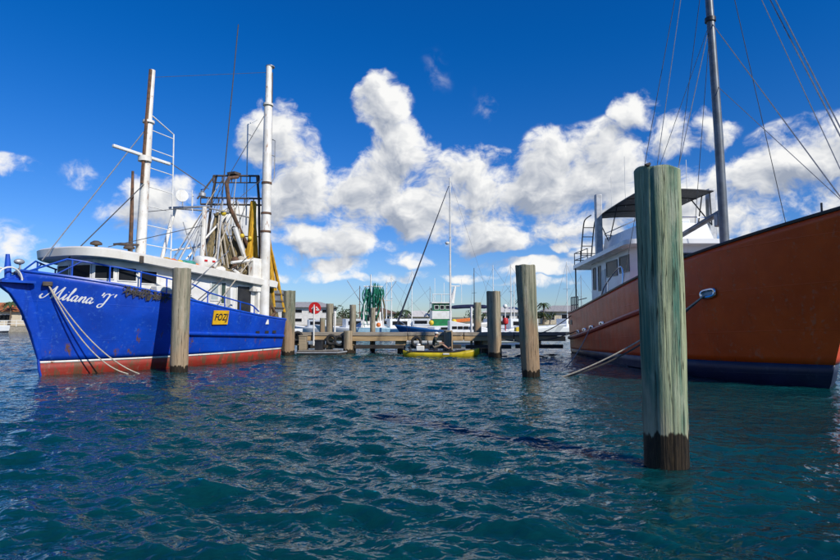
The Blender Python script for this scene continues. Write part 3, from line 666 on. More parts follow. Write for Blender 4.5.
    # aft cheeks of the deck house
    MB().prism([(1.55, 1.62), (2.3, 1.62), (2.3, 1.95), (1.55, 1.95)], 3.25, 4.85).build('aft_cheek', white_rust, T, 30, bevel=.03)
    bar('aft_brace', (3.7, 1.9, 4.5), (2.3, 1.85, 4.75), .07, white_rust, T, 6); bar('aft_brace', (3.6, 1.9, 4.2), (2.3, 1.85, 3.7), .06, white, T, 6)
    MB().box((1.75, 1.75, 2.5), (.25, .3, 1.9)).build('aft_post', white_rust, T, 30, bevel=.03)
    ob = MB().box((.18, 1.75, 2.85), (.75, .08, 1.1), (0, .1, 0)).build('otter_board', steel, T, 30, bevel=.01)
    for z in (2.5, 2.85, 3.2): MB().box((.18, 1.81, z), (.7, .05, .07)).build('batten', dark_iron, ob, 30)
    MB().tube([(.9, 1.7, 2.2), (.75, 1.75, 2.6), (.5, 1.8, 2.25), (.85, 1.8, 2.05)], .08, 6).build('chain_heap', rusty, T)
    # liferaft canister and clutter on the roof
    lr = MB(); lr.lathe([(.18, -.5), (.27, -.44), (.28, 0), (.27, .44), (.18, .5)], 18); lr.v = [(4.6 + p[2], 1.25 + p[0], 4.45 + p[1]) for p in lr.v]; lo = lr.build('liferaft_canister', white, T)
    for x in (4.85, 4.4):
        MB().box((x, 1.54, 4.5), (.16, .02, .08)).build('label_patch', red_paint, lo, 30)
    for k, (x, y, m, r) in enumerate(((6.3, 1.2, orange_float, .14), (6.05, 1.3, yellow_float, .12), (5.8, 1.3, teal_cloth, .16), (5.5, 1.3, teal_cloth, .2), (5.25, 1.35, orange_float, .11), (6.55, 1.1, yellow_net, .16), (5.0, 1.0, teal_cloth, .24), (3.9, 1.45, white_rust, .2), (3.5, 1.5, dark_net, .18))):
        MB().ball((x, y, zroof(x) + .46), (r * 1.5, r, r * .9), 10, 6).build('deck_float' if m in (orange_float, yellow_float) else 'gear_heap', m, T)
    # rigging
    for a, b_, r, m in (((6.85, 0, 9.95), (10.9, .1, 4.0), .022, wire), ((6.9, .1, 7.6), (10.4, .6, 4.0), .022, wire_dark), ((5.6, 0, 8.85), (3.3, 0, 8.15), .025, wire), ((6.9, 0, 6.4), (3.3, .9, 7.3), .016, wire_dark),
                        ((9.3, 1.3, 4.6), (4.3, .9, 6.2), .016, wire_dark), ((1.6, 0, 17.1), (2.45, 0, 7.7), .026, rope_dark), ((1.5, 2.0, 12.4), (3.2, -1, 6.0), .016, wire_dark), ((1.5, 1.9, 9.0), (3.3, .8, 6.9), .014, wire_dark),
                        ((2.6, 1.9, 4.9), (5.9, 2.25, 2.75), .022, rope_dark), ((3.9, 1.9, 5.0), (6.4, 2.3, 3.3), .02, wire), ((2.3, 1.9, 4.9), (5.0, 2.3, 2.5), .024, rope_pale), ((6.6, 0, 12.3), (1.6, 1.9, 14.2), .010, wire_dark), ((1.55, 2.0, 14.4), (-.1, .2, 2.1), .014, wire_dark)):
        bar('stay', a, b_, r, m, T, 5)
    MB().tube([(.06, 0, 12.6), (.75, 0, 12.1), (.72, 0, 6.8)], .035, 6).build('white_aerial', white, T); bar('aerial_arm', (.74, 0, 11.6), (.35, 0, 11.6), .025, white, T, 5)
    return T, H
TR, TH = build_trawler()
TM = Matrix.Translation((-8.695, 29.36, 0)) @ Matrix.Rotation(math.atan2(-.90796, -.41906), 4, 'Z')
hp = TM @ TH.ptu(10.92, 3.2, 1, .06)
for k, (end, dr, nm) in enumerate((((-10.15, 20.55, -.05), .50, 'nearer the water end of the pair'), ((-10.45, 20.5, -.05), .66, 'the slacker of the pair'))):
    o = MB().tube(sag(hp + Vector((.03 * k, 0, -.05 * k)), end, dr, 20), .022, 6).build('mooring_rope', rope_pale, None)
    tag(o, ('taut pale mooring rope from the trawler bow down to the water' if k == 0 else 'slack lower pale mooring rope from the trawler bow to the water'), 'rope', 'mooring ropes')

# ------------------------------------------------------------------ orange motor vessel
def build_orange():
    T = thing('motor_vessel', 'orange hulled motor vessel with white wheelhouse and tall grey mast, behind the foreground piling', 'motor vessel', (11.6, 33, 0), R(-90))
    H = Hull(17, 2.0, [(0, 2.28), (2, 2.40), (5, 2.75), (8, 3.16), (11, 3.50), (13, 3.82), (15.5, 4.28), (17, 4.57), (18, 4.80), (19, 5.02)], 2.95, 3.1, .45, 3.2, 2.87, rp=1.1, aft=.06)
    org = hull_mat('vessel_orange', (.80, .088, .005), (.66, .066, .004), (.28, .05, .02), .6, amt=.64, rough=.38, runs=.4, chalk=(.5, .22, .12))
    navy = hull_mat('vessel_navy', (.010, .016, .055), (.007, .010, .035), (.03, .03, .03), 0, amt=.7, rough=.4, chalk=(.05, .06, .1))
    boot = lambda t: .22 + .46 * t
    H.band('hull', org, T, boot, H.sheer, 20, 70)
    H.band('boot_top', navy, T, -.9, boot, 6, 70)
    H.deck('deck', mat('deck_pale', (.45, .46, .45), (.35, .36, .36), 2, rough=.8), T, .85)
    redr = hull_mat('rub_rail_red', (.62, .10, .06), (.5, .08, .05), (.2, .08, .05), 1, amt=.62, rough=.4, chalk=(.5, .3, .25))
    for side in (1, -1):
        MB().tube([p + Vector((0, 0, .02)) for p in H.line(H.sheer, side, 0, .999, 60)], .055, 6).build('gunwale', black, T)
        MB().tube(H.line(lambda t: H.sheer(t) - 1.42 + .05 * t, side, .002, .70, 40, .03), [.11] * 39 + [.08, .03], 8).build('rub_rail', redr, T)
        for k, u in enumerate((2.2, 3.6, 4.9, 6.6)):
            t = u / 19; c = H.ptu(u, H.sheer(t) - 1.20, side, .03); f = MB(); f.box(c, (.50 + .04 * k, .10, .20)); fo = f.build('fairlead', chrome, T, 30, bevel=.05)
            MB().box((c.x, c.y + side * .045, c.z), (.26, .03, .09)).build('fairlead_opening', black, fo, 30, bevel=.01)
        c = H.ptu(.7, 1.75, side, .01); MB().box(c, (.35, .05, .26)).build('porthole', black, T, 30, bevel=.04)
        # polished hawse lip near the bow
        c = H.ptu(14.75, 2.80, side, .05); d = (H.ptu(15.1, 2.86, side) - H.ptu(14.4, 2.76, side)).normalized(); up = Vector((0, 0, 1)); n = d.cross(up); n = n if n.y * side > 0 else -n
        ring = [c + d * (.26 * math.copysign(abs(math.cos(a)) ** .6, math.cos(a))) + up * (.12 * math.copysign(abs(math.sin(a)) ** .6, math.sin(a))) for a in np.linspace(0, 2 * math.pi, 25)]
        hw = MB().tube(ring, .055, 8).build('hawse_lip', chrome, T)
        MB().add([c + d * .24 * math.cos(a) + up * .10 * math.sin(a) - n * .02 for a in np.linspace(0, 2 * math.pi, 16, endpoint=False)], [tuple(range(16))]).build('hawse_hole', mat('pale_blue_liner', (.25, .45, .6), (.2, .38, .5), 3, rough=.3), hw, 0)
    # deck house
    roofz = lambda x, y=0: 4.78 + .045 * x
    house = [(2.4, -2.2), (8.0, -2.2), (8.6, -1.7), (8.6, 1.7), (8.0, 2.2), (2.4, 2.2)]
    pale = mat('house_paint', (.80, .82, .82), (.74, .77, .77), 1.5, rough=.35, grime=(.5, .52, .5))
    MB().prism(house[::-1], lambda x, y: 1.55 + .12 * x, lambda x, y: roofz(x) + .01).build('deckhouse', pale, T, 30)
    for sd in (-1, 1):
        y = 2.2 * sd
        for a, b_, z0, z1 in ((2.75, 3.15, 3.5, 4.7), (3.6, 4.0, 3.4, 4.72), (4.9, 6.45, 4.02, 4.80), (6.75, 8.0, 4.08, 4.86)):
            window(T, (a, y), (b_, y), 0, 1, z0, z1, black, glass, .06, 'window', (0, sd))
        window(T, (4.15, y), (4.7, y), 0, 1, 2.5, 4.5, pale, mat('door_pale', (.6, .68, .68), (.5, .58, .58), 2), .05, 'door', (0, sd))
    for k in range(3): window(T, (8.6, -1.55 + k * 1.07), (8.6, -.6 + k * 1.07), 0, 1, 4.15, 4.85, black, glass, .06, 'window', (1, 0))
    def rect(x0, x1, w, r, n=6):
        o = []
        for cx, cy, a0 in ((x1 - r, w - r, 0), (x0 + r, w - r, 90), (x0 + r, -w + r, 180), (x1 - r, -w + r, 270)):
            o += [(cx + r * math.cos(R(a0 + 90 * k / n)), cy + r * math.sin(R(a0 + 90 * k / n))) for k in range(n + 1)]
        return o
    MB().prism(rect(.35, 9.2, 2.75, .5), lambda x, y: roofz(x), lambda x, y: roofz(x) + .20).build('boat_deck', yacht_white, T, 30)
    # flybridge coaming, tapering inwards as it rises
    lo = rect(2.0, 8.5, 1.75, .8); hi = rect(2.25, 8.1, 1.60, .75); n = len(lo)
    MB().add([(x, y, roofz(x) + .16) for x, y in lo] + [(x, y, roofz(x) + 1.12 + .05 * (8 - x)) for x, y in hi], [tuple(range(n, 2 * n))] + [(i, (i + 1) % n, n + (i + 1) % n, n + i) for i in range(n)]).build('flybridge', yacht_white, T, 35)
    MB().tube([(x, y, roofz(x) + 1.38 + .05 * (8 - x)) for x, y in hi + hi[:1]], .025, 6).build('flybridge_rail', chrome, T)
    for i in range(0, n, 4): bar('rail_stanchion', (*hi[i], roofz(hi[i][0]) + 1.1 + .05 * (8 - hi[i][0])), (*hi[i], roofz(hi[i][0]) + 1.38 + .05 * (8 - hi[i][0])), .02, chrome, T, 5)
    MB().box((8.45, -.35, 5.62), (.05, .34, .14)).build('yellow_marker', yellow_float, T, 30)
    # mesh sun canopy on a tube frame
    can = [[(x, y, 7.72 + .02 * (x - 2) - .10 * (y / 1.7) ** 2 - .05 * ((x - 5) / 3) ** 2) for y in np.linspace(-1.75, 1.6, 9)] for x in np.linspace(1.9, 8.1, 9)]
    mesh_m = mat('canopy_mesh', (.13, .13, .13), (.09, .09, .09), 12, rough=.9)
    MB().grid(can).build('canopy', mesh_m, T, 60, solid=.02)
    MB().tube([Vector(p) for p in can[0] + [r[-1] for r in can] + can[-1][::-1] + [r[0] for r in can[::-1]]], .035, 6).build('canopy_frame', black, T)
    for k in (2, 4, 6): MB().tube([Vector(p) - Vector((0, 0, .04)) for p in can[k]], .028, 6).build('canopy_bow', black, T)
    for a, b_ in (((3.6, -1.6, 6.0), (2.2, -1.7, 7.5)), ((3.6, -1.6, 6.0), (5.2, -1.7, 7.6)), ((7.9, -1.6, 6.2), (7.9, -1.7, 7.7)), ((3.6, 1.6, 6.0), (2.2, 1.55, 7.5)), ((7.9, 1.6, 6.2), (6.2, 1.55, 7.7)), ((7.9, 1.6, 6.2), (7.9, 1.55, 7.7)), ((6.6, 1.6, 6.2), (7.2, 1.55, 7.7))):
        bar('canopy_strut', a, b_, .03, black, T, 6)
    # helm seat and console under the canopy
    MB().box((7.2, .2, 6.3), (.5, 1.3, .5)).build('helm_console', yacht_white, T, 30, bevel=.05); MB().box((5.9, .2, 6.35), (.45, .9, .7)).build('helm_seat', mat('seat_grey', (.2, .2, .21), None, 3), T, 30, bevel=.06)
    # funnels and aft ladder frames
    for x, y, z1 in ((3.1, -1.98, 8.66), (7.0, 2.05, 8.05)):
        MB().box((x, y, (4.95 + z1) / 2), (.34, .34, z1 - 4.95)).build('funnel', galv, T, 30, bevel=.04)
    for y in (-2.35, -1.75):
        MB().tube(catmull([(3.0, y, 7.55), (2.0, y, 7.5), (1.6, y, 7.2), (1.1, y, 5.9), (.75, y, 4.9)], 4), .035, 6).build('ladder_rail', black, T)
    for k in range(4):
        f = k / 4; bar('ladder_rung', (1.6 - .75 * f, -2.35, 7.1 - 2.0 * f), (1.6 - .75 * f, -1.75, 7.1 - 2.0 * f), .025, black, T, 5)
    for z in (5.35, 5.75): MB().tube([(2.9, -2.55, z), (.55, -2.6, z), (.5, 2.6, z), (2.9, 2.55, z)], .025, 5).build('aft_rail', black, T)
    for x, y in ((.55, -2.6), (1.7, -2.58), (2.9, -2.55), (.55, 2.6), (.5, 0), (2.9, 2.55)): bar('rail_stanchion', (x, y, 4.9), (x, y, 5.75), .025, black, T, 5)
    for sd in (-1, 1):
        bar('roof_post', (.8, 2.62 * sd, 1.6), (.8, 2.62 * sd, 4.84), .045, black, T, 6)
        for x in (.1, .45, .8, 1.15, 1.5): bar('stern_rail', (x, 2.72 * sd, 2.2), (x, 2.72 * sd, 3.2), .03, black, T, 5)
        for z in (2.75, 3.2): bar('stern_rail', (.1, 2.72 * sd, z), (1.5, 2.72 * sd, z), .03, black, T, 5)
        bar('stern_rail', (1.5, 2.72 * sd, 3.0), (3.4, 2.8 * sd, 3.05), .025, black, T, 5)
        MB().tube(catmull([(5.5, 2.75 * sd, 2.9), (6.2, 2.72 * sd, 3.55), (8.1, 2.7 * sd, 4.25), (8.5, 2.7 * sd, 4.0), (8.55, 2.75 * sd, 3.3)], 5), .035, 6).build('grab_rail', chrome, T)
        MB().tube([(6.6, 2.74 * sd, 2.9), (6.6, 2.72 * sd, 3.7)], .03, 6).build('grab_rail', chrome, T)
    # mast, boom and stays
    mt = mat('mast_grey', (.16, .18, .20), (.11, .125, .14), 3, rough=.4, metal=.3)
    MB().tube([(12.05, -.08, 2.6), (11.95, -.15, 9), (11.9, -.3, 14.4), (11.7, -.3, 21)], [.17, .16, .14, .10], 16).build('mast', mt, T)
    MB().lathe([(.2, -.08), (.2, .08)], 12, (11.9, -.28, 13.6)).build('mast_collar', black, T)
    bar('boom', (11.85, -.1, 6.05), (7.6, -.35, 5.35), .11, mt, T, 10)
    MB().box((11.7, -.1, 5.75), (.3, .3, .5)).build('winch', steel, T, 30, bevel=.04)
    top = (11.72, -.3, 20.6); col = (11.9, -.28, 13.55)
    for b_, m, r, a in (((11.3, -3.0, 3.6), wire, .014, top), ((9.0, -2.9, 3.4), wire_dark, .014, top), ((11.4, 3.0, 3.7), wire_dark, .014, top), ((9.2, -1.75, 7.2), wire, .012, col), ((12.4, -2.85, 3.9), wire, .016, col), ((10.0, -.2, 5.9), wire_dark, .012, col),
                        ((17.9, .15, 4.9), wire, .018, col), ((17.0, 1.3, 4.7), wire, .012, (11.95, -.2, 11.0)), ((18.3, 0, 5.0), wire, .014, (11.75, -.3, 19.8)), ((18.85, .05, 5.1), wire, .02, top), ((18.85, -.05, 5.1), wire, .02, (11.75, -.3, 20.0)), ((7.8, -.3, 5.5), wire_dark, .012, (11.8, -.3, 16.5))):
        bar('stay', a, b_, r, m, T, 5)
    for x, y, h in ((5.0, -1.2, 10.2), (6.5, 1.2, 9.6), (2.4, -1.0, 9.8)): bar('antenna', (x, y, 7.6), (x, y, h), .014, white, T, 5)
    bar('flag_staff', (15.9, .8, 4.2), (15.9, .8, 5.55), .03, black, T, 6); bar('flag_staff', (16.3, 1.2, 4.2), (16.3, 1.2, 5.75), .035, black, T, 6)
    MB().box((5.0, -1.2, 7.9), (.16, .16, .12)).build('navigation_light', white, T, 30)
    return T, H
OR, OH = build_orange()
OM = Matrix.Translation((11.6, 33, 0)) @ Matrix.Rotation(R(-90), 4, 'Z')
for (u, z, end, dr, m, r, lab) in ((14.65, 2.76, (4.25, 19.6, -.25), .35, rope_pale, .024, 'thick grey mooring rope from the orange bow hawse to the leaning piling'),
                                  (14.6, 2.72, (4.2, 19.75, -.2), .55, rope_dark, .03, 'dark slack mooring rope under the thick grey one at the orange bow'),
                                  (4.9, 1.55, (4.2, 19.4, -.2), .5, rope_pale, .025, 'long pale mooring rope from the orange stern fairlead to the leaning piling'),
                                  (2.2, 1.3, (4.15, 28.95, .9), .3, rope_dark, .028, 'dark mooring rope from the orange stern to the grey piling at the jetty')):
    a = OM @ OH.ptu(u, z, -1, .08)
    tag(MB().tube(sag(a, end, dr, 22), r, 6).build('mooring_rope', m, None), lab, 'rope', 'mooring ropes')
tag(MB().tube(sag(OM @ Vector((.6, -2.8, 2.2)), (6.6, 31.4, 1.1), .12, 12), .028, 6).build('mooring_rope', rope_dark, None), 'short dark rope from the orange stern rail to the jetty edge', 'rope', 'mooring ropes')
# small bird resting on the foreground piling
def bird():
    T = thing('bird', 'small dark bird resting on top of the foreground piling', 'bird', (3.13, 7.55, 4.06), R(35))
    b = mat('bird_dark', (.03, .027, .025), (.07, .05, .04), 20, rough=.8)
    MB().tube(catmull([(-.065, 0, .022), (-.03, 0, .032), (.0, 0, .036), (.022, 0, .05), (.034, 0, .062), (.045, 0, .064)], 4), [.004 + .02 * math.sin(math.pi * min(1, (i + 3) / 22)) ** .8 for i in range(21)], 10).build('body', b, T)
    MB().tube([(.05, 0, .063), (.064, 0, .060)], [.004, .001], 5).build('beak', mat('bird_beak', (.3, .2, .08)), T)
    for y in (-.008, .008): bar('leg', (0, y, 0), (0, y, .022), .002, b, T, 4)
bird()

# ------------------------------------------------------------------ jetty
timber_grey2 = mat('grey_brown_timber', (.36, .31, .24), (.24, .21, .17), 3, stretch=(.5, 6, 6), rough=.88, bump=.5, bscale=8)  # lighter, browner timber tone for the kerb beams
fascia_m = mat('tan_timber', (.52, .36, .18), (.36, .25, .13), 2.2, stretch=(.5, 6, 6), rough=.85, bump=.5, bscale=8)
def build_jetty():
    T = thing('jetty', 'low timber jetty with tan fascia beams crossing behind the kayak', 'jetty', (0, 31.9, 0))
    x0, x1 = -11.0, 8.25
    rows = MB(); x = x0; k = 0
    while x < x1 - .01:
        rows.box((x + .065, 1.05, 1.13 + .006 * ((k * 7) % 5 - 2) / 2), (.128, 2.1, .05)); x += .14; k += 1
    o = rows.build('deck_planks', timber_grey, T, 0); o['kind'] = 'stuff'
    xs = np.linspace(-7.0, x1, 6)
    segs = [(x0, -7.05), (-7.0, -3.9), (-3.85, -.72), (-.68, 2.45), (2.5, 5.3), (5.34, x1)]
    for i, (a, b) in enumerate(segs):
        MB().box(((a + b) / 2, -.02, 1.09 + .012 * (i % 2)), (b - a, .10, .20), (0, .002 * (-1) ** i, 0)).build('kerb_beam', timber_grey2, T, 30, bevel=.012)
        MB().box(((a + b) / 2, .03, .85 - .01 * (i % 3)), (b - a, .12, .27), (0, -.002 * (-1) ** i, 0)).build('fascia_beam', fascia_m, T, 30, bevel=.015)
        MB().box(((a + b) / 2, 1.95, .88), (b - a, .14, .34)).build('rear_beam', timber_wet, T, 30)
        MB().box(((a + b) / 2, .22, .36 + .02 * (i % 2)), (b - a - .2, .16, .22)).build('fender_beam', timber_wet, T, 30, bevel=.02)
    for x in (-10, -6.9, -4.05, -1.1, 1.58, 3.9, 6.6):
        MB().box((x, .62, .62), (.62, .9, .34)).build('pile_cap', fascia_m, T, 30, bevel=.02)
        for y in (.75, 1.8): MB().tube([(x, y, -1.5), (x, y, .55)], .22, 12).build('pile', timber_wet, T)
    return T
build_jetty()
small = dict(seg=28, cracks=5, group='pilings beside the jetty')
piling('jetty_piling', 'short thick piling cut off level with the jetty deck, left part', -4.05, 31.6, 1.28, .25, .25, pm_c, seed=31, **small)
piling('jetty_piling', 'short piling cut off level with the jetty behind the kayaker', 1.58, 31.62, 1.30, .25, .25, pm_c, seed=32, **small)
piling('jetty_piling', 'tall brown piling at the jetty right of the red sign', -5.18, 32.2, 2.82, .20, .21, pm_d, seed=33, **small)
piling('jetty_piling', 'tall grey piling at the jetty above the short thick one', -3.87, 32.3, 2.76, .19, .18, pm_d, seed=34, **small)
piling('jetty_piling', 'slim pale piling at the jetty before the green net trawler', -2.88, 34.2, 2.62, .16, .155, pm_c, seed=35, **small)
piling('jetty_piling', 'brown piling behind the jetty, left neighbour of the grey one by the kayak bow', 3.5, 34.2, 2.95, .24, .23, pm_b, seed=36, **small)
piling('jetty_piling', 'dark slim piling beyond the jetty between the red sign and the brown piling', -5.95, 34.3, 2.0, .17, .17, pm_b, seed=37, **small)
for x, y, h, lab in ((3.02, 33.0, 2.62, 'pair of slim steel posts'),):
    o = MB().lathe([(.075, -1), (.075, 2.62), (.05, 2.66)], 12).build('steel_post', galv, None); o.location = (3.02, 33.0, 0); tag(o, 'slim galvanised steel post at the jetty left of the brown piling', 'post')
o = MB().lathe([(.05, .9), (.05, 2.36), (.03, 2.40)], 12).build('steel_post', white, None); o.location = (-4.85, 32.0, 0); tag(o, 'thin white post on the jetty right of the red sign', 'post')
def sign():
    T = thing('round_sign', 'round red sign with white symbol on a thin pale post at the jetty', 'sign', (-6.0, 31.75, 0))
    bar('post', (0, 0, .45), (0, 0, 2.62), .045, white, T, 8)
    d = MB(); d.lathe([(.34, -.012), (.345, 0), (.34, .012)], 32); d.v = [(p[0] + .03, .07 + p[2], 2.56 + p[1]) for p in d.v]; dd = d.build('disc', red_paint, T)
    wm = mat('sign_white', (.82, .80, .76), None, 3)
    s = MB(); s.slab((.08, .05, 2.62), (.13, .05, 2.66), (.30, .05, 2.46), (.24, .05, 2.42), (0, -.004, 0)); s.slab((.10, .05, 2.50), (.30, .05, 2.44), (.27, .05, 2.40), (.10, .05, 2.44), (0, -.004, 0))
    s.slab((-.16, .05, 2.52), (-.05, .05, 2.66), (-.05, .05, 2.58), (-.12, .05, 2.49), (0, -.004, 0)); s.slab((-.03, .05, 2.76), (.03, .05, 2.76), (.03, .05, 2.63), (-.03, .05, 2.63), (0, -.004, 0)); s.build('symbol', wm, dd, 0)
sign()
def pontoon():
    T = thing('floating_pontoon', 'dark floating pontoon moored below the red sign at the jetty', 'pontoon', (-5.4, 31.0, 0))
    MB().prism([(-1.3, -.45), (.9, -.45), (1.35, 0), (.9, .45), (-1.3, .45)], -.1, .20).build('float_body', timber_wet, T, 30, bevel=.03)
    for k in range(8): MB().box((-1.1 + k * .27, 0, .225), (.24, .84, .04)).build('plank', timber_grey, T, 0)
    bar('edge_rail', (-1.3, -.47, .12), (.9, -.47, .12), .045, galv, T, 6); bar('edge_rail', (.9, -.47, .12), (1.37, 0, .16), .045, galv, T, 6)
pontoon()
for x, w, h, m, lab in ((-6.45, .38, .75, timber, 'tan wooden box on the pontoon left of the red sign post'), (-5.55, .42, .5, black, 'black box on the pontoon right of the red sign post')):
    b = MB(); b.box((0, 0, h / 2), (w, .5, h)); T = thing('storage_box', lab, 'box', (x, 31.05, .245)); b.build('body', m, T, 30, bevel=.02); MB().box((0, 0, h + .025), (w + .05, .54, .05)).build('lid', m, T, 30, bevel=.01)
for x, z in ((-6.9, .95), (-5.0, .78), (-4.55, .72), (-.2, .66)):
    t = MB(); t.tube([(.24 * math.cos(a), 0, .24 * math.sin(a)) for a in np.linspace(0, 2 * math.pi, 17)], .085, 8); o = t.build('tyre_fender', mat('tyre_rubber', (.015, .015, .015), (.03, .03, .03), 8, rough=.8), None)
    o.location = (x, 31.68, z); tag(o, {-6.9: 'black tyre fender on the jetty edge left of the red sign', -5.0: 'black tyre fender on the jetty below the thin white post', -4.55: 'black tyre fender on the jetty just left of the short piling', -.2: 'black tyre fender hung on the jetty left of the kayak'}[x], 'tyre', 'tyre fenders on the jetty')

# ------------------------------------------------------------------ kayak and paddler
KX, KY = 1.10, 29.45
def build_kayak():
    T = thing('kayak', 'yellow fishing kayak with dark deck fittings floating before the jetty', 'kayak', (KX, KY, 0), R(-2))
    L = 3.98; yk = mat('kayak_yellow', (.62, .50, .02), (.50, .38, .015), 2, rough=.35, grime=(.40, .34, .06))
    def sec(t):      # t 0 stern .. 1 bow
        w = .43 * max(0.02, 1 - abs(2 * t - 1.0) ** 2.6) ** .7; top = .24 + .20 * max(0, (t - .62) / .38) ** 1.6 + .08 * max(0, (.2 - t) / .2); bot = -.14 + .26 * max(0, (t - .82) / .18) ** 2 + .2 * max(0, (.1 - t) / .1) ** 2
        return w, top, bot
    rows = []
    for i in range(33):
        t = i / 32; w, top, bot = sec(t); x = -L / 2 + L * t
        rows.append([(x, w * math.cos(a) * (1 if math.sin(a) > 0 else abs(math.cos(a)) ** -.25 if abs(math.cos(a)) > .1 else 1), (top - .1) + .1 * math.sin(a) ** .8 if math.sin(a) > 0 else (top - .1) + (top - .1 - bot) * math.sin(a)) for a in np.linspace(0, 2 * math.pi, 24, endpoint=False)])
        rows[-1] = rows[-1] + rows[-1][:1]
    m = MB(); m.grid(rows); n = 25; m.f.append(tuple(range(24))); m.f.append(tuple(32 * 25 + j for j in range(24))); m.build('hull', yk, T, 45)
    MB().prism([(-1.75, -.25), (-.3, -.33), (.7, -.33), (1.15, -.2), (1.15, .2), (.7, .33), (-.3, .33), (-1.75, .25)], .235, .275).build('cockpit_deck', black, T, 30)
    MB().box((1.0, 0, .31), (.55, .30, .05), (0, -.1, 0)).build('hatch', black, T, 30, bevel=.02)
    MB().box((-.40, 0, .36), (.48, .46, .06)).box((-.66, 0, .58), (.06, .46, .46), (0, -.18, 0)).build('seat', mat('seat_black', (.02, .02, .022), None, 6, rough=.9), T, 30, bevel=.02)
    MB().box((.42, 0, .40), (.22, .10, .26), (0, -.25, 0)).build('pedal_drive', black, T, 30, bevel=.02)
    MB().box((-1.95, 0, .20), (.10, .03, .42)).build('rudder', black, T, 30)
    MB().slab((.1, -.455, .12), (.42, -.45, .12), (.42, -.45, .20), (.1, -.455, .20), (0, -.006, 0)).build('hull_mark', white, T, 0)
    for x, y in ((-1.55, .2), (-1.6, -.2)): bar('rod_holder', (x, y, .2), (x - .08, y, .5), .03, black, T, 6)
    return T
build_kayak()
for y, dx, lab in ((.2, -.14, 'slim fishing rod upright in the far holder at the kayak stern'), (-.2, -.5, 'raked slim fishing rod in the near holder at the kayak stern')):
    o = MB().tube([(0, 0, 0), (dx * .25, 0, .8), (dx, 0, 2.5)], [.016, .009, .004], 5).build('fishing_rod', black, None); o.location = (KX - 1.6, KY + y, .4); tag(o, lab, 'fishing rod', 'rods on the kayak')
T = thing('bait_crate', 'white crate with gear behind the paddler on the yellow kayak', 'crate', (KX - 1.08, KY + .03, .29), R(-2))
MB().box((0, 0, .13), (.42, .40, .26)).build('body', white, T, 30, bevel=.03); MB().box((.02, 0, .27), (.34, .34, .04)).build('contents', dark_net, T, 30, bevel=.01); MB().ball((-.1, .05, .3), (.12, .14, .08), 8, 6).build('bag', white, T)

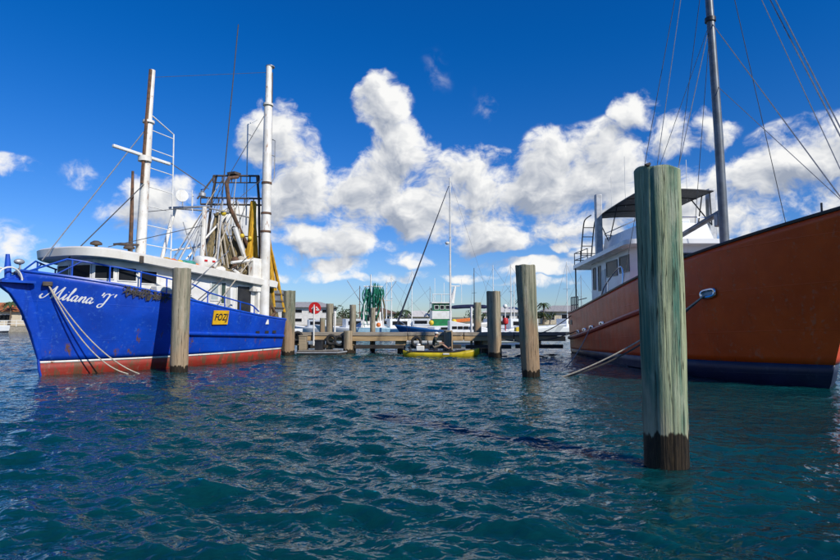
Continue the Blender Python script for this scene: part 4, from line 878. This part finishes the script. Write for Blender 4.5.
def build_person():
    T = thing('person', 'person in dark shirt and white cap sitting in the yellow kayak', 'person', (KX - .42, KY, .385), R(-2))
    J = {'pelvis': (0, 0, .10, .135, .115), 'waist': (.03, 0, .28, .125, .10), 'chest': (.09, 0, .46, .15, .11), 'neckb': (.13, 0, .60, .075, .07), 'neck': (.16, 0, .665, .052, .052), 'head': (.19, 0, .76, .088, .082), 'crown': (.195, 0, .845, .07, .068)}
    E = [('pelvis', 'waist'), ('waist', 'chest'), ('chest', 'neckb'), ('neckb', 'neck'), ('neck', 'head'), ('head', 'crown')]
    for s in (-1, 1):
        k = 'LR'[s > 0]
        J.update({f'hip{k}': (.06, .10 * s, .09, .095, .09), f'knee{k}': (.47, .13 * s, .26, .062, .06), f'ank{k}': (.80, .12 * s, .02, .042, .04), f'toe{k}': (.93, .13 * s, .10, .035, .04),
                  f'sho{k}': (.11, .19 * s, .555, .062, .06), f'elb{k}': (.20, .27 * s, .31, .045, .043), f'wri{k}': (.43, .17 * s, .33, .03, .027), f'palm{k}': (.50, .155 * s, .335, .034, .022)})
        E += [('pelvis', f'hip{k}'), (f'hip{k}', f'knee{k}'), (f'knee{k}', f'ank{k}'), (f'ank{k}', f'toe{k}'), ('neckb', f'sho{k}'), (f'sho{k}', f'elb{k}'), (f'elb{k}', f'wri{k}'), (f'wri{k}', f'palm{k}')]
    names = list(J); me = bpy.data.meshes.new('body_rig'); me.from_pydata([J[n][:3] for n in names], [(names.index(a), names.index(b)) for a, b in E], [])
    o = bpy.data.objects.new('body_tmp', me); COL.objects.link(o); o.modifiers.new('s', 'SKIN'); sd = me.skin_vertices[0].data
    for i, n in enumerate(names): sd[i].radius = J[n][3:]; sd[i].use_root = n == 'pelvis'
    ss = o.modifiers.new('d', 'SUBSURF'); ss.levels = 2; ss.render_levels = 2
    bpy.context.view_layer.update(); bm_ = bpy.data.meshes.new_from_object(o.evaluated_get(bpy.context.evaluated_depsgraph_get())); bpy.data.objects.remove(o)
    bmm = bmesh.new(); bmm.from_mesh(bm_)
    def add_tube(pts, rs, n=6):
        q = MB().tube(pts, rs, n); vv = [bmm.verts.new(p) for p in q.v]
        for f in q.f: bmm.faces.new([vv[i] for i in f])
    for s in (-1, 1):      # fingers curled round the knee, thumb from the side of the palm
        for j, ln in enumerate((.070, .078, .074, .060)):
            y = s * (.155 + .018 * (j - 1.5)); add_tube([(.50, y, .34), (.545, y, .338), (.545 + ln * .35, y, .318), (.545 + ln * .42, y, .29)], [.0085, .0085, .008, .006])
        add_tube([(.47, s * .135, .335), (.50, s * .112, .335), (.525, s * .108, .318)], [.010, .009, .007])
    add_tube([(.272, 0, .775), (.296, 0, .752), (.275, 0, .742)], [.012, .015, .010])       # nose
    for s in (-1, 1):
        add_tube([(.19, s * .082, .775), (.19, s * .094, .765), (.19, s * .084, .745)], [.012, .016, .010])   # ears
    bmm.to_mesh(bm_); bmm.free()
    sk = mat('skin', (.46, .25, .17), (.40, .21, .14), 8, rough=.6); sh = mat('shirt_dark', (.02, .03, .025), (.04, .05, .035), 8, rough=.9); tr = mat('shorts_khaki', (.30, .25, .18), (.22, .18, .13), 8, rough=.9)
    for m in (sk, sh, tr): bm_.materials.append(m)
    for p in bm_.polygons:
        x, y, z = p.center; p.use_smooth = True
        arm = abs(y) > .155 and z > .26 and x > .1
        if z > .635: i = 0
        elif x > .30 and z > .30 and abs(y) > .09 and x > .34 and z > .285: i = 0
        elif z > .2 and x < .30: i = 1
        elif x < .50: i = 2
        else: i = 0
        p.material_index = i
    body = bpy.data.objects.new('body', bm_); COL.objects.link(body); body.parent = T
    cp = MB(); cp.ball((.185, 0, .815), (.108, .098, .075), 16, 8); cp.v = [(x, y, max(z, .800)) for x, y, z in cp.v]
    cap = cp.build('cap', white, T); MB().prism([(.25, -.075), (.345, -.06), (.372, 0), (.345, .06), (.25, .075)], .797, .811).build('brim', white, cap, 30)
    for s in (-1, 1): MB().ball((.262, .034 * s, .775), (.012, .013, .008), 8, 6).build('eye', black, T)
    MB().box((.264, 0, .715), (.014, .045, .010)).build('mouth', mat('lips', (.35, .12, .1)), T, 30, bevel=.003)
    hr = MB(); hr.ball((.165, 0, .79), (.092, .09, .06), 14, 8); hr.build('hair', mat('hair_brown', (.06, .04, .025)), T)
build_person()

# ------------------------------------------------------------------ boats beyond the jetty
def simple_hull(T, L, B, F, bow, m, boot=None, deck_m=None):
    H = Hull(L, .12 * L, [(0, F), (L * .5, F * 1.02), (L * 1.12, bow)], B * .86, B, .4, 2.0, 2.6, keel=-.5)
    H.band('hull', m, T, .18, H.sheer, 8, 28); H.band('waterline_band', boot or black, T, -.5, .18, 2, 28); H.deck('deck', deck_m or white, T, .12, 14)
    return H
def sailboat():
    T = thing('sailing_yacht', 'blue hulled sailing yacht with tall white mast moored beyond the jetty', 'yacht', (6.6, 46.0, 0), R(178))
    H = simple_hull(T, 7.8, 1.35, .95, 1.45, mat('yacht_blue', (.015, .10, .30), (.012, .08, .24), 2, rough=.3), white)
    MB().prism([(1.6, -.75), (5.4, -.6), (6.0, 0), (5.4, .6), (1.6, .75)], .8, lambda x, y: 1.55 - .05 * x).build('coach_roof', yacht_white, T, 30, bevel=.05)
    for x0, x1 in ((2.0, 2.8), (3.1, 3.9), (4.2, 4.9)):
        for s in (-1, 1): window(T, (x0, .745 * s), (x1, .72 * s), 0, 1, 1.05, 1.25, black, glass, .03, 'window', (0, s))
    MB().tube([(4.1, 0, .9), (4.1, 0, 13.7)], [.085, .06], 10).build('mast', white, T)
    MB().tube(catmull([(4.0, 0, 2.88), (2.5, 0, 2.95), (.7, 0, 2.9)], 6), [.12] + [.16] * 10 + [.1, .06], 8).build('boom_cover', mat('sail_cover_navy', (.012, .02, .07), (.01, .015, .05), 4, rough=.9), T)
    bar('furled_jib', (8.5, 0, 1.5), (4.2, 0, 13.0), .075, mat('furled_dark', (.02, .025, .05), None, 4), T, 8, .03)
    for y in (-.9, .9): bar('shroud', (4.0, y, 1.1), (4.1, 0, 13.3), .012, wire, T, 4); bar('spreader', (4.1, 0, 8.6), (4.1, y * .7, 8.65), .02, white, T, 5)
    bar('backstay', (.1, 0, 1.0), (4.1, 0, 13.6), .012, wire, T, 4); MB().ball((4.35, 0, 8.2), (.18, .18, .14), 10, 6).build('radar_dome', white, T)
    MB().tube([(7.6, -.5, 1.3), (8.6, -.2, 1.95), (8.7, 0, 1.95), (8.6, .2, 1.95), (7.6, .5, 1.3)], .02, 5).build('pulpit', chrome, T)
sailboat()
def motor_yacht():
    T = thing('motor_yacht', 'low white motor yacht with a row of dark windows beyond the jetty', 'yacht', (1.7, 41.5, 0), R(1))
    simple_hull(T, 5.6, 1.3, 1.0, .95, yacht_white, mat('anti_blue', (.02, .06, .15)))
    MB().prism([(.4, -1.0), (3.4, -.9), (4.6, 0), (3.4, .9), (.4, 1.0)], .85, lambda x, y: 1.9 - .20 * x).build('cabin', yacht_white, T, 30, bevel=.05)
    for k in range(5):
        for s in (-1, 1): window(T, (.6 + k * .42, .985 * s), (.95 + k * .42, .965 * s), 0, 1, 1.2, 1.4, black, glass, .03, 'window', (0, s))
    MB().tube([(4.2, -.8, 1.0), (5.9, -.25, 1.5), (6.1, 0, 1.5), (5.9, .25, 1.5), (4.2, .8, 1.0)], .02, 5).build('bow_rail', chrome, T)
motor_yacht()
def green_ship():
    T = thing('workboat', 'white and green workboat with boxy wheelhouse behind the sailing yacht', 'workboat', (-.8, 60, 0), R(4))
    g = mat('ship_green', (.01, .22, .07), (.008, .15, .05), 3, rough=.5)
    simple_hull(T, 8.5, 1.8, 1.2, 1.7, white, g)
    MB().prism([(2.1, -1.1), (4.0, -1.1), (4.0, 1.1), (2.1, 1.1)], 1.0, 1.9).build('lower_house', g, T, 30); MB().prism([(2.0, -1.15), (4.1, -1.15), (4.1, 1.15), (2.0, 1.15)], 1.9, 2.75).build('house', white, T, 30)
    MB().prism([(2.15, -1.05), (3.95, -1.05), (3.95, 1.05), (2.15, 1.05)], 2.75, 3.55).build('wheelhouse', g, T, 30); MB().prism([(1.95, -1.25), (4.15, -1.25), (4.15, 1.25), (1.95, 1.25)], 3.55, 3.68).build('roof', white, T, 30)
    for k in range(3): window(T, (2.25 + k * .58, -1.05), (2.72 + k * .58, -1.05), 0, 1, 2.9, 3.35, white, glass, .04, 'window', (0, -1))
    for x in (2.1, 3.0, 4.0): bar('roof_post', (x, -1.1, 3.68), (x, -1.1, 4.5), .04, white, T, 5)
    bar('roof_rail', (2.05, -1.1, 4.5), (4.05, -1.1, 4.5), .04, white, T, 5)
    MB().tube([(4.2, 0, 3.6), (4.6, 0, 5.4)], [.3, .12], 8).build('radar_mast', white, T); MB().box((4.6, 0, 5.45), (1.0, .15, .12)).build('radar_scanner', white, T, 30)
    for x, z in ((2.4, 6.3), (3.4, 5.8), (5.3, 6.2)): bar('antenna', (x, 0, 3.6), (x, 0, z), .03, white, T, 4)
    MB().box((5.3, -.6, 1.75), (1.8, .9, .35), (0, -.1, 0)).build('deck_cargo', orange_float, T, 30, bevel=.05); MB().ball((1.9, -1.2, 1.5), .28, 10, 6).build('fender', yellow_float, T); MB().ball((4.3, -1.25, 1.6), .3, 10, 6).build('fender', yellow_float, T)
green_ship()
def net_trawler():
    T = thing('net_trawler', 'pale blue trawler with green nets hung from its gantry, beyond the jetty', 'trawler', (-4.3, 52, 0), R(97))
    lb = mat('pale_blue_paint', (.30, .48, .58), (.24, .40, .50), 2, rough=.4); simple_hull(T, 9, 1.75, 1.1, 1.9, lb, mat('dull_red', (.2, .04, .03)))
    MB().prism([(4.5, -1.1), (7.2, -1.0), (7.2, 1.0), (4.5, 1.1)], 1.0, 2.6).build('deckhouse', white, T, 30, bevel=.05)
    for y in (-.6, .2): window(T, (4.5, y), (4.5, y + .5), 0, 1, 1.7, 2.3, black, glass, .04, 'window', (-1, 0))
    for y in (-1.0, 1.0): bar('gantry_post', (1.0, y, .9), (1.3, y * .7, 5.0), .06, white, T, 6)
    bar('gantry_beam', (1.3, -.9, 5.0), (1.3, .9, 5.0), .06, white, T, 6); bar('mast', (2.0, .2, 1), (2.0, .2, 6.2), .06, white, T, 6)
    rg = np.random.default_rng(4)
    for y0, w, z0, z1, n in ((.5, .22, 3.3, 4.95, 5), (-.25, .3, 2.9, 5.2, 6), (.15, .25, 1.7, 4.4, 4), (-.75, .2, 1.5, 4.2, 3), (.75, .15, 1.4, 3.6, 2), (-.5, .35, 3.8, 5.0, 5)):
        mb = MB()
        for k in range(n * 2):
            y = y0 + rg.normal(0, w); x = rg.normal(1.25, .15); mb.tube(catmull([(1.3, y * .8, z1 + rg.normal(0, .12)), (x, y + rg.normal(0, .12), (z0 + z1) / 2), (x, y + rg.normal(0, .2), z0 + rg.uniform(-.4, .4))], 4), [.02, .04, .06, .07, .05, .07, .07, .05, .02], 5)
        mb.build('hanging_net', green_net if n != 3 else dark_net, T)
    for y in (-1.2, 1.3): bar('outrigger', (2.0, .2, 2), (2.2, y * 1.9, 5.6), .03, galv, T, 5)
    for s in (-1, 1):
        for z in (4.6, 5.3): bar('stay', (1.3, s * .7, z - .3), (4.5, s * .8, 2.6), .012, wire, T, 4)
    MB().ball((1.0, -.5, 1.35), .22, 8, 6).build('float', orange_float, T); bar('crosstree', (2.0, -1.9, 3.7), (2.0, .9, 3.7), .035, white, T, 5)
net_trawler()
def mast_boat(x, y, L, rz, lab, hullm, masts, F=.9, cabin=True):
    T = thing('moored_boat', lab, 'boat', (x, y, 0), rz, 'boats moored across the harbour')
    simple_hull(T, L, L * .17, F, F * 1.4, hullm)
    if cabin:
        MB().prism([(L * .3, -L * .09), (L * .62, -L * .09), (L * .7, 0), (L * .62, L * .09), (L * .3, L * .09)], F * .8, F + 1.0).build('cabin', yacht_white, T, 30, bevel=.04)
        for s in (-1, 1): window(T, (L * .34, L * .09 * s), (L * .58, L * .09 * s), 0, 1, F + .35, F + .75, black, glass, .04, 'window', (0, s))
    for mx, h, m in masts:
        bar('mast', (L * mx, 0, .8), (L * mx, 0, h), .07, m, T, 6, .04)
        bar('stay', (L * 1.05, 0, F * 1.3), (L * mx, 0, h * .96), .014, wire, T, 4); bar('stay', (.1, 0, F), (L * mx, 0, h * .98), .014, wire, T, 4)
        bar('spreader', (L * mx, -.6, h * .62), (L * mx, .6, h * .62), .025, m, T, 4)
bl = mat('boat_blue', (.02, .09, .22), None, 2, rough=.4); wt = yacht_white
mast_boat(-3.2, 62, 8, R(170), 'white boat with a bare brown mast right of the green nets', wt, ((.45, 5.6, rusty),))
mast_boat(-.6, 66, 8, R(150), 'white boat with slim white mast left of the sailing yacht bow', wt, ((.5, 6.6, white),))
mast_boat(6.0, 70, 9, R(25), 'far white yacht with dark mast behind the white motor yacht', wt, ((.1, 8.3, wire_dark),))
mast_boat(9.5, 72, 8, R(-20), 'far small white cruiser right of the grey jetty piling', wt, ((.4, 6.2, white),))
mast_boat(16.5, 72, 9, R(40), 'far white sailing boat between leaning piling and orange stern', wt, ((.45, 9.5, white),))
mast_boat(19.0, 80, 8, R(-30), 'farthest white boat with thin mast just left of the orange stern', wt, ((.5, 8.0, wire),))
mast_boat(-15.5, 66, 9, R(175), 'low white cruiser beyond the jetty left of the red sign', wt, (), F=.8)
mast_boat(-9.8, 70, 7, R(160), 'white runabout beyond the jetty between the tall pilings', wt, (), F=.8)
mast_boat(-57, 76.5, 9, R(172), 'white cruiser moored by the far house left of the trawler bow', wt, (), F=1.0)
mast_boat(-12.6, 58, 7, R(165), 'white sloop beyond the jetty just right of the trawler stern piling', wt, ((.5, 7.2, white),))
mast_boat(-5.4, 60, 7, R(20), 'blue sloop with white mast behind the tall grey jetty piling', bl, ((.35, 6.6, white),))
mast_boat(7.0, 57, 7, R(15), 'white sloop with tall mast just behind the red marker buoy', wt, ((.35, 7.6, white),))
mast_boat(13.2, 64, 7, R(160), 'white ketch with two masts right of the leaning piling', wt, ((.35, 6.4, white), (.7, 8.2, white)))
mast_boat(3.4, 74, 7, R(170), 'far blue ketch with two masts left of the green workboat', bl, ((.3, 6.2, galv), (.65, 8.4, white)))
def yellow_boat():
    T = thing('dinghy', 'small yellow workboat moored right of the white motor yacht', 'dinghy', (7.1, 44.0, 0), R(10)); simple_hull(T, 1.7, .5, .75, 1.1, yellow_float); MB().box((.6, 0, 1.0), (.5, .5, .6)).build('console', yellow_float, T, 30, bevel=.05)
yellow_boat()
T = thing('marker_buoy', 'red marker buoy with white top light right of the jetty pilings', 'buoy', (7.6, 50, 0)); MB().lathe([(.1, -.6), (.4, -.3), (.4, .3), (.07, .5), (.06, 1.4), (.25, 1.5), (.27, 1.75), (.2, 1.98), (.05, 2.02)], 16).build('body', red_paint, T); bar('light_post', (0, 0, 2), (0, 0, 2.9), .05, white, T, 6); MB().ball((0, 0, 3.05), .2, 10, 6).build('lamp', white, T)

# ------------------------------------------------------------------ far bank: houses, trees, palms
def house(lab, x, y, w, d, h, roof_m, wall_m, rise=1.6, rz=0.0, storeys=1, nwin=3):
    T = thing('house', lab, 'house', (x, y, .8), rz)
    MB().box((0, 0, h / 2), (w, d, h)).build('wall', wall_m, T, 30)
    e = .6; z = h + .003
    a = [(-w / 2 - e, -d / 2 - e, z), (w / 2 + e, -d / 2 - e, z), (w / 2 + e, d / 2 + e, z), (-w / 2 - e, d / 2 + e, z), (-w / 2 + d * .35, 0, z + rise), (w / 2 - d * .35, 0, z + rise)]
    MB().add(a, [(0, 1, 5, 4), (1, 2, 5), (2, 3, 4, 5), (3, 0, 4), (0, 3, 2, 1)]).build('roof', roof_m, T, 0)
    for s in range(storeys):
        for k in range(nwin):
            x0 = -w / 2 + w * (k + .22) / nwin; x1 = -w / 2 + w * (k + .78) / nwin; z0 = h * (s + .32) / storeys; z1 = h * (s + .8) / storeys
            window(T, (x0, -d / 2), (x1, -d / 2), 0, 1, z0, z1, white, glass, .08, 'window', (0, -1))
    return T
tile_o = mat('terracotta_tiles', (.50, .17, .06), (.38, .12, .05), 3, rough=.9); tile_g = mat('grey_roof', (.36, .35, .34), (.27, .26, .26), 3, rough=.9); tile_w = mat('pale_roof', (.62, .60, .56), (.5, .48, .45), 3, rough=.9)
rend = mat('cream_render', (.62, .55, .42), (.54, .47, .36), 2, rough=.9); rend_w = mat('white_render', (.70, .69, .66), (.6, .59, .56), 2, rough=.9)
house('far yellow house with terracotta roof left of the trawler bow', -63.5, 88, 9, 6, 2.2, tile_o, rend, 1.4, R(12), 1, 3)
house('far cream house with terracotta roof at the left edge behind the trawler', -76, 86, 10, 7, 2.6, tile_o, rend, 1.6, R(15), 1, 3)
house('long white two storey building with grey roof behind the red sign', -19.5, 98, 9, 7, 3.0, tile_g, rend_w, 1.0, R(3), 2, 4)
house('low brown roofed house behind the green net trawler', -7.6, 101, 6, 6, 2.0, mat('brown_roof', (.22, .13, .08), None, 3), rend, 1.0, 0, 1, 2)
house('white roofed pavilion behind the sailing yacht bow', -.2, 101, 5.2, 5, 1.4, tile_w, rend, 1.1, 0, 1, 2)
house('far white house with pale roof right of the grey jetty piling', 16, 106, 8, 6, 2.2, tile_w, rend_w, 1.1, R(-4), 1, 3)
house('far cream house with grey roof beside the orange stern', 27.5, 108, 8, 6, 2.4, tile_g, rend, 1.2, R(-6), 1, 3)
house('dark roofed house behind the trawler masts', -44, 94, 10, 7, 2.6, tile_g, rend_w, 1.3, R(8), 1, 3)
leafm = mat('foliage', (.045, .085, .025), (.085, .12, .035), 1.5, rough=.8); leafd = mat('foliage_dark', (.03, .06, .02), (.05, .085, .03), 1.5, rough=.8); bark = mat('bark', (.16, .12, .085), (.10, .08, .06), 6, rough=.95)
def tree(lab, x, y, h, w, m, seed, n=420):
    rg = np.random.default_rng(seed); T = thing('tree', lab, 'tree', (x, y, .7), 0, 'trees on the far bank')
    mb = MB().tube([(0, 0, 0), (.1, 0, h * .4), (.05, .1, h * .7)], [.14, .1, .05], 6)
    for k in range(4): a = rg.uniform(0, 6.28); mb.tube([(.08, 0, h * .35), (math.cos(a) * w * .3, math.sin(a) * w * .3, h * .7)], [.06, .02], 5)
    mb.build('trunk', bark, T); cl = [(rg.normal(0, w * .24), rg.normal(0, w * .24), h * rg.uniform(.45, .9), rg.uniform(.16, .3) * w) for _ in range(9)]; c = MB()
    for k in range(n):
        q = cl[rg.integers(9)]; d = rg.normal(0, 1, 3); d /= np.linalg.norm(d); p = np.array(q[:3]) + d * q[3] * rg.uniform(.4, 1) ** .5 * (1, 1, .8); u = rg.normal(0, 1, 3); u /= np.linalg.norm(u); v = np.cross(u, rg.normal(0, 1, 3)); v /= np.linalg.norm(v); s = rg.uniform(.10, .20)
        c.add([p - u * s, p + v * s * .6, p + u * s, p - v * s * .6], [(0, 1, 2, 3)])
    c.build('crown', m, T, 0, recalc=False)
def palm(lab, x, y, h, seed):
    rg = np.random.default_rng(seed); T = thing('palm_tree', lab, 'palm tree', (x, y, .7), 0, 'palms on the far bank')
    MB().tube([(0, 0, 0), (.15, 0, h * .5), (.05, 0, h)], [.16, .11, .09], 8).build('trunk', bark, T)
    for k in range(15):
        a = k * 2.4 + rg.uniform(-.2, .2); up = rg.uniform(-.2, .9); L = rg.uniform(1.1, 1.6); d = np.array([math.cos(a), math.sin(a), 0]); sd = np.array([-math.sin(a), math.cos(a), 0]); f = MB()
        spine = [np.array([.05, 0, h]) + d * L * t + np.array([0, 0, L * (up * t - (1.0 + .3 * up) * t * t * .8)]) for t in np.linspace(0, 1, 7)]
        for i in range(6):
            for s in (-1, 1): w = .26 * math.sin(math.pi * (i + .8) / 7); f.add([spine[i], spine[i + 1], spine[i + 1] + sd * s * w - np.array([0, 0, .12]), spine[i] + sd * s * w * .8 + d * .08 - np.array([0, 0, .1])], [(0, 1, 2, 3)])
        f.build('frond', leafd, T, 0, recalc=False)
spots = [(-70, 84, 4.2, 3.6), (-59.5, 86, 3.4, 3.0), (-56, 87, 2.8, 2.6), (-51, 90, 3.2, 3.4), (-37, 92, 3.4, 3.6), (-31, 93, 3.0, 3.6), (-26, 96, 3.0, 3.2), (-13.4, 97, 3.4, 3.0), (-11.6, 98, 2.6, 2.6), (-4.2, 99, 2.4, 2.6), (3.8, 99, 2.5, 2.8), (9.5, 103, 2.6, 3.2), (12.6, 104, 2.2, 2.8), (21.5, 105, 2.8, 3.2), (24, 104, 2.2, 2.4), (33, 107, 3, 3.6), (40, 108, 3.2, 4), (-90, 84, 4.5, 4.5)]
names_t = ['tall tree at the far left beside the cream house', 'bushy tree just left of the trawler bow', 'low tree close under the trawler bow', 'tree hidden partly by the trawler bow', 'tree behind the trawler amidships', 'tree behind the trawler aft windows', 'tree left of the long white building', 'round tree between the tall jetty pilings', 'low tree right of the grey jetty piling', 'low tree left of the white pavilion', 'tree right of the white pavilion', 'tree behind the grey piling by the kayak bow', 'low tree left of the leaning piling', 'tree right of the leaning piling', 'low tree left of the orange stern', 'tree behind the orange vessel stern', 'broad tree behind the orange vessel', 'broad tree beyond the left edge of the houses']
for k, ((x, y, h, w), lab) in enumerate(zip(spots, names_t)): tree(lab, x, y, h, w, (leafm, leafd)[k % 2], 50 + k)
for x, y, h, lab in ((-2.6, 98, 2.6, 'short palm left of the white pavilion roof'), (2.4, 98, 3.0, 'palm right of the white pavilion roof'), (19, 104, 4.6, 'tall palm between leaning piling and orange stern'), (22.8, 104, 3.9, 'shorter palm nearest the orange stern'), (-61.8, 84.5, 3.6, 'palm before the far terracotta house')): palm(lab, x, y, h, int(abs(x) * 10))
# white fence rail on the sea wall at the far left
T = thing('waterfront_fence', 'white post and rail fence on the sea wall at far left', 'fence', (-66, 81.8, .72), R(12))
for k in range(12): bar('post', (k * 1.6 - 8, 0, 0), (k * 1.6 - 8, 0, .95), .05, white, T, 5)
for z in (.5, .9): MB().box((.8, 0, z), (17.6, .05, .09)).build('rail', white, T, 30)
